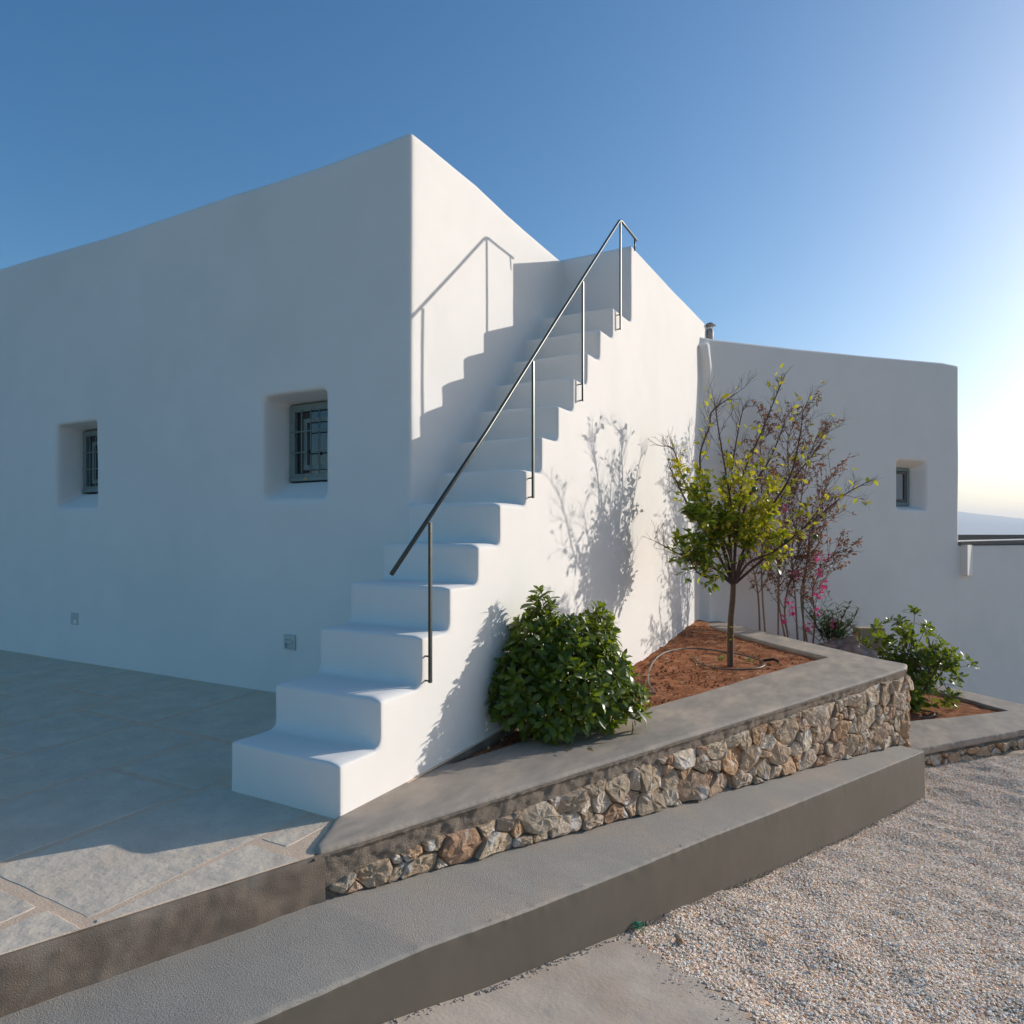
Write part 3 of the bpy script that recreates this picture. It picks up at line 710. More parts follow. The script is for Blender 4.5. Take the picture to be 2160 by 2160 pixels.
kerb = fast('kerb', V, F, M['kerb'], None, True); kerb.data.materials.append(M['kerb_face'])
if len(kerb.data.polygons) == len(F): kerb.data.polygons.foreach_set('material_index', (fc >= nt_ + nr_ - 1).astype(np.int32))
struct(kerb, 'broad rendered cement kerb along the foot of the planter wall')

# ------------------------------------------------------------------ gravel yard, concrete strip, further ground
kl = lambda y: (float(kerb_x(y)) - .06, y)
Bd = np.array([.692, -.415]); Bd = Bd / np.linalg.norm(Bd); B0 = np.array([1.10, .862])
far = B0 + Bd * 5.5
gpoly = [kl(.93), (B0[0] + .0, B0[1] - .03), tuple(far + [0, -.05]), (14, -2), (14, 9.5), (4.45, 8.70), (2.5, 6.25), (2.3, 5.6), kl(5.2)]
gz = lambda x, y: ground_z(y)
gsh = sheet('gravel_ground', gpoly, gz, 0.045, M['gravel_bed'], 0.020, 8); struct(gsh, 'gravel yard')
cpoly = [kl(-5.5), (8, -7.5)] + [tuple(far)] + [tuple(B0)] + [kl(.95)]
csh = sheet('concrete_path', [(0, -9), (9, -9), tuple(far), tuple(B0), (float(kerb_x(.88)) - .06, .90), (-.5, -4), (-2, -9)], lambda x, y: ground_z(y) + .012, 0.04, M['yard'], 0.004, 9)
struct(csh, 'smooth grey concrete strip in the foreground')
ear = mk('ground', *box(-60, 60, -60, 60, -3.6, -2.5), M['earth']); struct(ear)
fill = sheet('bed_ground', [(-.05, 7.0), (2.6, 5.7), (2.45, 7.4), (3.1, 10.6), (2.0, 9.6), (-.05, 7.4)], lambda x, y: -.30 - .9 * sstep(1.6, 2.3, x), 0.06, M['soil'], 0.02, 12)
struct(fill, 'earth between the planter and the wing')
sea = mk('sea', [(-20000, -20000, -45), (20000, -20000, -45), (20000, 20000, -45), (-20000, 20000, -45)], [(0, 1, 2, 3)], M['sea']); struct(sea)

def gravel(name, target, density, smin, smax, m, seed):
    ng = bpy.data.node_groups.new(name, 'GeometryNodeTree')
    ng.interface.new_socket('Geometry', in_out='INPUT', socket_type='NodeSocketGeometry'); ng.interface.new_socket('Geometry', in_out='OUTPUT', socket_type='NodeSocketGeometry')
    N = ng.nodes; L = ng.links
    gi = N.new('NodeGroupInput'); go = N.new('NodeGroupOutput')
    dp = N.new('GeometryNodeDistributePointsOnFaces'); dp.inputs['Density'].default_value = density; dp.inputs['Seed'].default_value = seed
    ico = N.new('GeometryNodeMeshIcoSphere'); ico.inputs['Radius'].default_value = 1.0; ico.inputs['Subdivisions'].default_value = 2
    sp = N.new('GeometryNodeSetPosition'); nz = N.new('ShaderNodeTexNoise'); nz.inputs['Scale'].default_value = 1.1
    vm = N.new('ShaderNodeVectorMath'); vm.operation = 'SUBTRACT'; vm.inputs[1].default_value = (.5, .5, .5)
    vs = N.new('ShaderNodeVectorMath'); vs.operation = 'SCALE'; vs.inputs['Scale'].default_value = 1.6
    L.new(nz.outputs['Color'], vm.inputs[0]); L.new(vm.outputs[0], vs.inputs[0]); L.new(vs.outputs[0], sp.inputs['Offset']); L.new(ico.outputs[0], sp.inputs['Geometry'])
    sm = N.new('GeometryNodeSetMaterial'); sm.inputs['Material'].default_value = m; L.new(sp.outputs[0], sm.inputs[0])
    ip = N.new('GeometryNodeInstanceOnPoints')
    rv = N.new('FunctionNodeRandomValue'); rv.data_type = 'FLOAT_VECTOR'; rv.inputs[0].default_value = (-.45, -.45, 0); rv.inputs[1].default_value = (.45, .45, 6.28)
    sv = N.new('FunctionNodeRandomValue'); sv.data_type = 'FLOAT_VECTOR'; sv.inputs[0].default_value = (smin, smin, smin * .6); sv.inputs[1].default_value = (smax, smax * .8, smax * .5)
    sv.inputs['Seed'].default_value = 5
    L.new(gi.outputs[0], dp.inputs['Mesh']); L.new(dp.outputs['Points'], ip.inputs['Points']); L.new(sm.outputs[0], ip.inputs['Instance'])
    L.new(rv.outputs[0], ip.inputs['Rotation']); L.new(sv.outputs[0], ip.inputs['Scale']); L.new(ip.outputs[0], go.inputs[0])
    me = target.data.copy(); me.materials.clear(); me.materials.append(m)
    o = bpy.data.objects.new(name, me); C.objects.link(o); o['kind'] = 'stuff'
    md = o.modifiers.new('scatter', 'NODES'); md.node_group = ng
    return o
# patch of ground in front of the camera that carries real pebbles
near = sheet('tmp_patch', [kl(.98), (B0[0] + .03, B0[1] + .005), tuple(B0 + Bd * 1.8), (4.2, .2), (6.0, 4.5), (5.5, 9.0), (3.3, 7.0), (2.5, 6.3), (2.66, 5.5), kl(5.2)], lambda x, y: ground_z(y) + .001, 0.045, M['pebble'], 0.020, 8)
g = gravel('pebbles', near, 7200, 0.0035, 0.0125, M['pebble'], 3)
tag(g, 'pale mixed beige white and rust pebbles covering the yard', 'gravel', kind='stuff')
kill(near)

rr = random.Random(77); cr_ = []
for i in range(900):
    y = rr.uniform(-.7, 5.2); foot_ = rr.random() < (.97 if y < .95 else .6)
    if not foot_ and rr.random() < .7: continue
    s_ = rr.uniform(.002, .008) * (1.7 if rr.random() < .10 else 1)
    if foot_: x = float(kerb_x(y)) + .012 + abs(rr.gauss(0, .018)); z = float(ground_z(y)) + .014
    else: x = float(kerb_x(y)) - .010 - abs(rr.gauss(0, .006)); z = float(kerb_zo(y)) + .001; s_ *= .5
    vs_ = [(x + s_, y, z), (x - s_, y, z + rr.uniform(-.3, .3) * s_), (x, y + s_, z), (x, y - s_, z), (x + rr.uniform(-.3, .3) * s_, y, z + s_ * .8), (x, y, z - s_)]
    cr_.append((vs_, [(0, 2, 4), (2, 1, 4), (1, 3, 4), (3, 0, 4), (2, 0, 5), (1, 2, 5), (3, 1, 5), (0, 3, 5)]))
o = mk('cement_crumbs', *join(cr_), M['yard'], kind='stuff'); tag(o, 'dried crumbs of cement along the foot and lip of the kerb', 'cement crumbs')

# ------------------------------------------------------------------ lower planter at right
lp = thing('low_planter', 'low stone edged planter with grey coping at the far right beyond the kerb end', 'planter', (2.65, 6.3, -1.2))
def LP(o): return P(o, lp)
zc = -0.97
lpo = [(2.45, 6.02), (2.66, 6.27), (3.728, 7.651), (4.50, 8.63), (3.942, 9.139), (2.95, 10.05), (2.6, 9.9), (2.3, 8.6)]
lin = [(2.35, 7.28), (2.54, 7.42), (3.1, 7.98), (3.685, 8.611), (3.02, 9.45), (2.7, 9.6), (2.35, 8.6)]
def ringsolid(outer, inner, z0, z1):
    V1, F1 = prism(outer, z0, z1); return cut(V1, F1, [prism(inner, z0 - .2, z1 + .2)])
V, F = ringsolid(lpo, lin, -1.05, zc)
V, F = remesh(V, F, 0.018, 3); N = vnormals(V, F); side = 1 - np.abs(N[:, 2])
V += N * (0.003 * vnoise(V, 4, 3) + side * (0.010 * fbm(V, 9, 5)))[:, None]
LP(fast('coping', V, F, M['coping'], None, True))
q0 = np.array([2.45, 6.02]); q1 = np.array([4.5, 8.63]); qd = (q1 - q0) / np.linalg.norm(q1 - q0); qn = np.array([qd[1], -qd[0]]); qL = float(np.linalg.norm(q1 - q0))
LP(face_grid('mortar', q0, q1, lambda S: -1.03 + 0 * S, lambda S: -1.30 + 0 * S, lambda S, z, zt, Q: -0.025 + 0.016 * fbm(Q, 8, 9), 0.02, 0.02, M['mortar'], depth=.2))
build_stones(q0, qd, qn, qL, lambda s: -1.065, lambda s: -1.21, lp, thick=0.02, big=0.12, seed=3, dens=.5, shrink=.012)
ls = sheet('low_planter_soil', [(2.3, 7.2), (2.6, 7.4), (3.75, 8.6), (3.0, 9.55), (2.3, 9.0)], lambda x, y: zc - .04 + 0 * x, 0.03, M['soil'], 0.016, 5); struct(ls, 'red soil of the low planter')

# ------------------------------------------------------------------ rock, block
def rock(name, c, s, seed, m, sub=4, rough=.35):
    bm = bmesh.new(); bmesh.ops.create_icosphere(bm, subdivisions=sub, radius=1)
    V = np.array([v.co[:] for v in bm.verts]); F = [tuple(v.index for v in f.verts) for f in bm.faces]; bm.free()
    V *= (1 + rough * fbm(V + seed, 1.3, seed, 4))[:, None]; V *= np.array(s)
    return mk(name, V, F, m, loc=c)
o = rock('boulder', (1.83, 7.62, -.24), (.36, .22, .24), 5, M['boulder']); o.rotation_euler = (0, 0, .5)
tag(o, 'rough reddish rock lying behind the planter coping near the beige block', 'rock')
o = bevbox('stone_block', -.19, .19, -.10, .10, -.4, .0, M['beige'], None, .008); o.location = (2.06, 8.85, -.0); o.rotation_euler = (0, 0, R(28.7))
tag(o, 'plain beige block standing in front of the shaded wing', 'block')

# ------------------------------------------------------------------ leaves
def leaf_template(w, fold=.25, curl=.35, obov=0.6, seg=5, wav=0.0):
    V = []; F = []
    for i in range(seg + 1):
        t = i / seg
        wd = w * .5 * (math.sin(math.pi * min(1, t ** (math.log(.5) / math.log(obov)))) ** .8) if 0 < t < 1 else w * .03
        z = -curl * t * t * .5; yy = t * (1 - .12 * curl * t)
        V += [(-wd, yy, z + fold * wd + wav * math.sin(t * 9)), (0, yy, z), (wd, yy, z + fold * wd - wav * math.sin(t * 9))]
        if i:
            a = (i - 1) * 3; F += [(a, a + 1, a + 4, a + 3), (a + 1, a + 2, a + 5, a + 4)]
    return np.array(V), np.array(F)
def frame(dirv, up=(0, 0, 1), roll=0):
    d = np.array(dirv, float); d /= np.linalg.norm(d); u = np.array(up, float); x = np.cross(d, u)
    if np.linalg.norm(x) < 1e-3: x = np.array([1., 0, 0])
    x /= np.linalg.norm(x); z = np.cross(x, d)
    c, s = math.cos(roll), math.sin(roll); return np.column_stack([x * c + z * s, d, z * c - x * s])
CAMP = np.array([2.278, -2.451, 1.35])
def put_leaves(par, items, templates, mats, nparts=300, name='leaf', stuffname='foliage', clampx=None):
    """items: (pos, R3x3, size, template idx, mat idx) in WORLD space"""
    pl_ = np.array(par.location); rz = par.rotation_euler.z
    inv = np.array(Matrix.Rotation(-rz, 3, 'Z'))
    def score(it): return np.linalg.norm(it[0] - CAMP) + (0.0)
    order = sorted(range(len(items)), key=lambda i: score(items[i]) - items[i][2] * 3)
    near_ = set(order[:nparts]); mcache = {}
    for i in order[:nparts]:
        p, Rm, s, ti, mi = items[i]
        if (ti, mi) not in mcache:
            V, F = templates[ti]; me = bpy.data.meshes.new(name); me.from_pydata(V.tolist(), [], F.tolist()); me.shade_smooth(); me.materials.append(mats[mi]); mcache[(ti, mi)] = me
        o = bpy.data.objects.new(name, mcache[(ti, mi)]); C.objects.link(o); o.parent = par
        Rl = inv @ Rm; m4 = Matrix.Identity(4)
        for a in range(3):
            for b in range(3): m4[a][b] = Rl[a][b] * s
        q = inv @ (p - pl_); m4[0][3], m4[1][3], m4[2][3] = q
        o.matrix_local = m4
    for mi in range(len(mats)):
        Vs = []; Fs = []; k = 0
        for i, (p, Rm, s, ti, mj) in enumerate(items):
            if i in near_ or mj != mi: continue
            V, F = templates[ti]; W = (V * s) @ (inv @ Rm).T + inv @ (p - pl_); Vs.append(W); Fs.append(F + k); k += len(V)
        if Vs:
            o = fast(stuffname, np.concatenate(Vs), np.concatenate(Fs), mats[mi], par, True); o['kind'] = 'stuff'

TP = [leaf_template(.36, .25, .45, .66), leaf_template(.40, .15, .7, .68), leaf_template(.33, .35, .2, .64), leaf_template(.38, .1, .95, .68)]
def rosette(c, d, n_, L, items, rr, mi=0, tid=(0, 1, 2, 3)):
    d = np.array(d, float); d /= np.linalg.norm(d); B = frame(d); a0 = rr.uniform(0, 6.28)
    for i in range(n_):
        a = a0 + i * 2.4; t = i / n_; el = R(78 - 72 * t + rr.uniform(-12, 12))   # inner leaves upright, outer spread
        v = B @ np.array([math.cos(a) * math.cos(el), math.sin(el), math.sin(a) * math.cos(el)])
        s = L * (0.6 + .45 * t) * rr.uniform(.85, 1.15)
        items.append((c + d * .012 * (1 - t) + v * .006, frame(v, d, rr.uniform(-.3, .3)), s, rr.choice(tid), mi))
def blob_bush(par, blobs, n_ros, L, rr, fill, xmin=None, mi=0, nleaf=9, zmin=None):
    items = []; stems = []; cnt = 0; tries = 0
    pts = []
    while cnt < n_ros and tries < n_ros * 60:
        tries += 1
        areas = [b[1][0] * b[1][1] + b[1][1] * b[1][2] + b[1][0] * b[1][2] for b in blobs]
        b = rr.choices(blobs, areas)[0]; v = np.array([rr.gauss(0, 1) for _ in range(3)]); v /= np.linalg.norm(v)
        if v[2] < -.5: continue
        p = b[0] + v * b[1] * rr.uniform(.86, 1.05)
        if any(np.sum(((p - c) / r_) ** 2) < .8 for c, r_ in blobs if c is not b[0]): continue
        if xmin is not None and p[0] < xmin: continue
        if zmin is not None and p[2] < zmin: continue
        if any(np.sum((p - q) ** 2) < (L * .62) ** 2 for q in pts): continue
        pts.append(p); nrm = v / b[1]; nrm /= np.linalg.norm(nrm); d = nrm + np.array([0, 0, .55]) + np.array([rr.uniform(-.3, .3) for _ in range(3)])
        rosette(p, d, nleaf + rr.randint(-1, 2), L, items, rr, mi); cnt += 1
        base = b[0] + np.array([0, 0, -.5 * b[1][2]]); stems.append((base, (base + p) / 2 + np.array([0, 0, -.02]), p))
    for _ in range(fill):
        b = rr.choices(blobs, [np.prod(b[1]) for b in blobs])[0]; v = np.array([rr.gauss(0, 1) for _ in range(3)]); v /= np.linalg.norm(v)
        p = b[0] + v * b[1] * rr.uniform(.45, .85)
        if xmin is not None and p[0] < xmin: continue
        if zmin is not None and p[2] < zmin: continue
        dd = v + np.array([rr.uniform(-.8, .8), rr.uniform(-.8, .8), rr.uniform(-.6, .6)])
        items.append((p, frame(dd, roll=rr.uniform(-1, 1)), L * rr.uniform(.7, 1.05), rr.randrange(4), mi))
    return items, stems
A_ = np.array
rr = random.Random(21)
bush = thing('round_shrub', 'large dense glossy green shrub with rosettes of leaves against the sunlit stair wall', 'shrub', (.36, 2.0, 0))
bl = [(A_([.36, 1.92, .34]), A_([.40, .50, .34])), (A_([.19, 1.72, .62]), A_([.17, .22, .24])), (A_([.20, 1.74, .86]), A_([.05, .06, .12])), (A_([.50, 2.10, .64]), A_([.09, .11, .20])), (A_([.16, 1.50, .30]), A_([.18, .20, .30])),
      (A_([.60, 2.02, .22]), A_([.22, .28, .20])), (A_([.30, 1.62, .22]), A_([.28, .22, .22])), (A_([.38, 1.9, .6]), A_([.25, .3, .2]))]
bl = [(A_([.375, 1.93, 0]) + (c - A_([.375, 1.93, 0])) * .93, r_ * .91) for c, r_ in bl]
items, stems = blob_bush(bush, bl, 270, .118, rr, 800, xmin=.055, zmin=.03)
for (x_, y_, z_) in ((.20, 1.72, 1.02), (.24, 1.76, .97), (.16, 1.70, .96), (.22, 1.68, .91), (.15, 1.78, .90), (.27, 1.72, .88), (.19, 1.66, .86), (.12, 1.62, .80), (.30, 1.70, .80),
                     (.50, 2.10, .88), (.54, 2.06, .84), (.46, 2.12, .84), (.56, 2.12, .78), (.47, 2.02, .77), (.58, 2.04, .70), (.82, 2.16, .22), (.85, 2.10, .14), (.80, 2.00, .12), (.84, 2.06, .30), (.10, 1.40, .42), (.12, 1.36, .30), (.10, 1.38, .18), (.62, 2.0, .60), (.70, 2.04, .48)):
    p_ = A_([.375, 1.93, 0]) + (A_([x_, y_, z_]) - A_([.375, 1.93, 0])) * .92; d_ = p_ - A_([.34, 1.92, .4]) + A_([0, 0, .25]); rosette(p_, d_, 9, .11, items, rr); stems.append((p_ - d_ * .35, p_ - d_ * .15, p_))
put_leaves(bush, items, TP, [M['leaf_dark']], 300)
sp_ = [tube([a, m_, b], [.006, .004, .002], 4) for a, m_, b in stems]
sp_ += [tube([(.36, 2.0, -.03), (.33 + dx, 1.98 + dy, .2), (.36 + dx * 2, 2.0 + dy * 2, .4)], [.016, .012, .006], 6) for dx, dy in ((.02, .05), (-.06, -.06), (.08, -.08), (-.05, .08))]
P(mk('stems', *join(sp_), M['bark'], kind='stuff'), bush)

# right shrub, looser, in the low planter
rr = random.Random(33)
b2 = thing('open_shrub', 'loose glossy leaved shrub with arching stems in the low planter at right', 'shrub', (2.55, 8.15, -1.0))
stm = []; items = []
fwd = A_([-.480, .877, 0]); rgt = A_([.877, .480, 0]); U = A_([0, 0, 1.])
def loc2(px, py, dd=0.0, D=9.05):
    """point of the shrub given by its offset right of and above the stem foot, in metres"""
    return A_([2.278, -2.451, 1.35]) + rgt * ((px - 966) / 1288 * (D + dd)) + fwd * (D + dd) + U * ((1010 - py) / 1288 * (D + dd))
foot = A_([2.55, 8.15, -1.0])
SH = [(.10, 1.42, 0), (-.33, 1.22, .1), (-.60, 1.00, .05), (-.62, .84, -.1), (-.15, 1.32, -.1), (.30, 1.20, .1), (.38, .98, -.1), (.62, .72, .0), (.74, .50, .1), (.52, .18, -.1), (.15, 1.05, .2), (-.30, .78, .1), (-.48, .62, -.1),
      (.02, .8, -.2), (.2, .66, .1), (-.1, 1.1, .0), (-.1, .5, -.2), (.30, .40, .1), (0.0, .25, -.2), (.22, .1, -.15), (-.3, .35, -.1), (-.15, .9, .2), (.45, .3, .1), (-.42, .95, .15), (.08, .15, .1), (.33, .82, .2), (.5, .62, .2)]
for (u, h, dd) in SH:
    tip = foot + rgt * (u - .02) + fwd * dd + U * h * .90; mid = foot + rgt * (u * .35) + fwd * dd * .6 + U * h * .62
    if h < .6 and u > .3: mid = foot + rgt * (u * .75) + U * (h + .32)
    pts = curve_pts([foot + rgt * u * .06, foot * .45 + mid * .55, mid, tip], 4); stm.append(tube(pts, [.011 - .008 * i / (len(pts) - 1) for i in range(len(pts))], 5))
    d = np.array(pts[-1] - pts[-3]); rosette(tip, d + A_([0, 0, .02]), 11, .15, items, rr)
    for i in range(11):
        j = rr.randrange(len(pts) // 2, len(pts)); p = np.array(pts[j]); q = p + rgt * rr.uniform(-.13, .13) + fwd * rr.uniform(-.12, .12) + U * rr.uniform(-.12, .06)
        if i < 7: stm.append(tube([p, q], [.004, .003], 4)); rosette(q, q - p + A_([0, 0, .08]), 9, .135, items, rr)
        else: items.append((p, frame(A_([rr.uniform(-1, 1), rr.uniform(-1, 1), rr.uniform(-.2, .6)])), .11, rr.randrange(4), 0))
put_leaves(b2, items, TP, [M['leaf_dark']], 300)
P(mk('stems', *join(stm), M['bark'], kind='stuff'), b2)

# ------------------------------------------------------------------ citrus tree
rr = random.Random(11)
TB = A_([.865, 4.845, 0.0])
tree = thing('citrus_tree', 'small citrus tree with sparse yellow green leaves and bare twigs in the red soil bed', 'tree', (.865, 4.845, 0))
def tl(px, py, dd=0): return TB + rgt * (px - 1378) / 182 + U * (1255 - py) / 182 + fwd * dd
tr = [tl(1378, 1262), tl(1378, 1220), tl(1379, 1170), tl(1383, 1125), tl(1384, 1100)]
P(mk('trunk', *tube(curve_pts(tr, 4), list(np.linspace(.034, .029, 17)), 10), M['bark'], smooth=True), tree)
fork = tl(1384, 1103)
LIMBS = [([(1350, 1040), (1300, 960), (1275, 915), (1258, 880)], -.1, .6), ([(1358, 1010), (1335, 930), (1325, 860), (1345, 800), (1352, 770), (1402, 733)], .15, .8),
         ([(1388, 1020), (1395, 950), (1402, 890), (1432, 820), (1460, 750), (1477, 708)], -.05, 1), ([(1412, 1040), (1455, 975), (1500, 905), (1545, 850), (1575, 805)], .1, 1),
         ([(1425, 1065), (1480, 1020), (1540, 970), (1580, 935), (1614, 914)], -.15, 1), ([(1362, 1080), (1325, 1060), (1285, 1045), (1240, 1020)], .1, .5),
         ([(1395, 1010), (1430, 920), (1470, 860), (1500, 800), (1512, 775)], .35, .9), ([(1365, 1020), (1330, 960), (1300, 900), (1285, 840), (1262, 830)], .35, .8),
         ([(1380, 1000), (1360, 910), (1340, 830), (1325, 770)], -.35, .9), ([(1400, 1030), (1440, 960), (1470, 900), (1480, 830), (1478, 790)], -.4, .9),
         ([(1372, 1050), (1345, 1000), (1325, 985), (1300, 985)], -.35, .5), ([(1405, 1060), (1440, 1040), (1480, 1000), (1505, 960)], -.45, .8),
         ([(1380, 980), (1392, 880), (1410, 800), (1425, 755)], .3, .9), ([(1355, 1085), (1330, 1088), (1305, 1075), (1288, 1050)], -.2, .4)]
twigs = []; leafpts = []
def grow(p, d, L, r, depth, bare):
    n_ = 4; pts = [p]; dd = Vector(d).normalized()
    for i in range(n_):
        dd = (dd + Vector([rr.uniform(-.16, .16) for _ in range(3)]) + Vector((0, 0, .05))).normalized()
        pts.append(pts[-1] + dd * (L / n_))
    twigs.append(tube(pts, [r * (1 - .5 * i / n_) for i in range(n_ + 1)], 4))
    leafpts.append((pts, bare))
    if depth > 0:
        for i in range(1, n_ + 1):
            if rr.random() < .80:
                ax = dd.orthogonal().normalized(); ax.rotate(Matrix.Rotation(rr.uniform(0, 6.28), 3, dd))
                e = (dd + ax * rr.uniform(.45, 1.0) + Vector((0, 0, .15))).normalized()
                grow(pts[i], e, L * rr.uniform(.5, .8), r * .6, depth - 1, bare)
for path, dmax, _ in LIMBS:
    dmax *= 1.2
    n_ = len(path); P_ = [Vector(fork)] + [Vector(tl(px_, py_, dmax * (i + 1) / n_)) for i, (px_, py_) in enumerate(path)]
    c = curve_pts(P_, 5); m_ = len(c); rad = [.0145 * (1 - .8 * i / (m_ - 1)) + .0015 for i in range(m_)]
    P(mk('branch', *tube(c, rad, 6), M['twig'], smooth=True), tree)
    for i in range(4, m_, 1):
        if rr.random() < .95:
            t = (c[min(i + 1, m_ - 1)] - c[i - 1]).normalized(); ax = t.orthogonal().normalized(); ax.rotate(Matrix.Rotation(rr.uniform(0, 6.28), 3, t))
            e = (t * .8 + ax * rr.uniform(.5, 1.1) + Vector((0, 0, .25))).normalized()
            grow(c[i], e, rr.uniform(.12, .26) * (1.15 - .4 * i / m_), .0031, 2 if rr.random() < .75 else 1, 0)
P(mk('twigs', *join(twigs), M['twig'], kind='stuff'), tree)
TC = [leaf_template(.50, .2, .4, .5, 4), leaf_template(.55, .1, .7, .5, 4), leaf_template(.45, .4, .25, .5, 4)]
items = []
def lf(p):  # leafiness and yellowness by place in the crown
    rel = np.array(p) - TB; u = rel @ rgt; h = rel @ U
    den = 1.05 * float(sstep(2.3, 1.55, h)) * float(sstep(.72, .30, u)) * (.45 + .55 * float(sstep(.9, 1.4, h))) + .03
    den *= (1 if h > .80 else .3) * float(sstep(-.66, -.48, u))
    yel = float(sstep(1.0, 1.9, h + u * .9)) * .8 + .20
    return den, yel
for pts, bare in leafpts:
    for j in range(1, len(pts)):
        p = pts[j]; den, yel = lf(p)
        for _ in range(2):
            if rr.random() < den * .34:
                t = (pts[j] - pts[j - 1]).normalized(); v = Vector([rr.gauss(0, 1) for _ in range(3)]).normalized() + t * .8 + Vector((0, 0, .1))
                items.append((np.array(p), frame(np.array(v), roll=rr.uniform(-.8, .8)), rr.uniform(.055, .095), rr.randrange(3), 1 if rr.random() < yel else 0))
print('citrus leaves', len(items), 'twigs', len(twigs))
put_leaves(tree, items, TC, [M['leaf_citrus'], M['leaf_yellow']], 300)
for px_, py_, dd in ((1285, 1056, -.2), (1299, 918, -.15), (1462, 1020, -.3), (1538, 1012, 0), (1425, 850, .1), (1350, 905, -.3), (1410, 925, -.2)):
    f_ = rock('fruit', tuple(tl(px_ * 1.0, py_ * 1.0 if False else py_, dd)), (.026, .026, .03), 2, M['fruit'], 3, .03); f_.data.shade_smooth(); P(f_, tree)
it2 = []
for h in (.23, .27, .31, .36):
    for a in (0.3, 2.2, 4.2):
        v = A_([math.cos(a + h * 20), math.sin(a + h * 20), 1.3]); it2.append((TB + U * h + v * .012, frame(v), .06, 0, 1))
for p_, Rm, s, ti, mi in it2:
    V, F = TC[ti]; W = (V * s) @ Rm.T + p_; P(mk('shoot_leaf', W, F, M['leaf_yellow'], smooth=True), tree)

# ------------------------------------------------------------------ crape myrtle behind the planter
rr = random.Random(5)
cm = thing('crape_myrtle', 'tall multi stemmed shrub with rust leaves and pink flowers behind the citrus tree', 'shrub', (1.12, 7.70, -.3))
CB = A_([1.12, 7.70, -.3]); CD = 9.46
def cl_(px, py, dd=0): return CB + rgt * (px - 1500) / 136 + U * (1234 - py) / 136 + fwd * dd
stems = []; tw = []; lp_ = []
STM = [(1437, [(1440, 1120), (1425, 1040), (1415, 960), (1405, 880)]), (1450, [(1448, 1110), (1450, 1030), (1462, 940), (1450, 850), (1460, 800)]), (1466, [(1475, 1110), (1478, 1020), (1490, 920), (1485, 840), (1500, 790)]),
       (1485, [(1475, 1140), (1468, 1060), (1440, 960), (1430, 900)]), (1505, [(1508, 1130), (1500, 1040), (1515, 950), (1525, 880), (1540, 830)]), (1515, [(1520, 1120), (1530, 1030), (1540, 960), (1560, 900)]),
       (1530, [(1522, 1130), (1535, 1060), (1545, 1000), (1575, 960)]), (1495, [(1490, 1150), (1505, 1080), (1520, 1020), (1500, 960), (1510, 900)]), (1525, [(1540, 1160), (1530, 1110), (1548, 1060), (1562, 1040)])]
for b0, path in STM:
    dd = rr.uniform(-.45, .45)
    P_ = [Vector(cl_(b0 + 8, 1238, dd * .3))] + [Vector(cl_(px_, py_, dd * (i + 1) / len(path))) for i, (px_, py_) in enumerate(path)]
    c = curve_pts(P_, 5); m_ = len(c)
    P(mk('stem', *tube(c, [.013 * (1 - .8 * i / (m_ - 1)) + .002 for i in range(m_)], 6), M['pale_bark'], smooth=True), cm)
    for i in range(5, m_):
        for _ in range(3):
            if rr.random() < .85:
                t = (c[min(i + 1, m_ - 1)] - c[i - 1]).normalized(); ax = t.orthogonal().normalized(); ax.rotate(Matrix.Rotation(rr.uniform(0, 6.28), 3, t))
                e = (t + ax * rr.uniform(.5, 1.0)).normalized(); L = rr.uniform(.18, .42); q = [c[i], c[i] + e * L * .5, c[i] + (e + Vector((0, 0, .2))).normalized() * L]
                tw.append(tube(q, [.005, .003, .002], 4)); lp_.append(q)
                for _k in range(2):
                    s_ = q[1].lerp(q[2], rr.random()); e2 = (e + Vector([rr.uniform(-.9, .9) for _ in range(3)])).normalized(); q2 = [s_, s_ + e2 * .07, s_ + e2 * .16]
                    tw.append(tube(q2, [.003, .0022, .0015], 4)); lp_.append(q2)
P(mk('twigs', *join(tw), M['twig'], kind='stuff'), cm)
items = []
for q in lp_:
    if rr.random() < .25: continue
    for _ in range(6):
        p = q[1].lerp(q[2], rr.random()); v = A_([rr.gauss(0, 1), rr.gauss(0, 1), rr.gauss(0, .7)]); items.append((np.array(p), frame(v, roll=rr.uniform(-1, 1)), rr.uniform(.03, .055), rr.randrange(3), 0))
put_leaves(cm, items, TC, [M['leaf_rust']], 250)
FL = [(1515, 1175), (1498, 1150), (1548, 1120), (1522, 1110), (1503, 1082), (1550, 1050), (1470, 1162), (1560, 1170), (1532, 1150), (1485, 1130), (1542, 1098), (1455, 1005), (1536, 1049), (1478, 960), (1528, 1077)]
TF = [leaf_template(.8, .2, .5, .5, 3)]
for px_, py_ in FL:
    c_ = cl_(px_, py_, rr.uniform(-.5, -.1)); Vs = []; Fs = []; k = 0
    for i in range(16):
        v = A_([rr.gauss(0, 1), rr.gauss(0, 1), rr.gauss(0, 1)]); v /= np.linalg.norm(v); V, F = TF[0]; W = (V * .05) @ frame(v).T + c_ + v * .03; Vs.append(W); Fs.append(F + k); k += len(V)
    P(fast('flower', np.concatenate(Vs), np.concatenate(Fs), M['petal'], None, True), cm)
    P(mk('flower_stalk', *tube([c_, c_ + A_([0, 0, -.05]), c_ + rgt * rr.uniform(-.1, .1) + U * -.22], [.002, .003, .003], 4), M['twig']), cm)

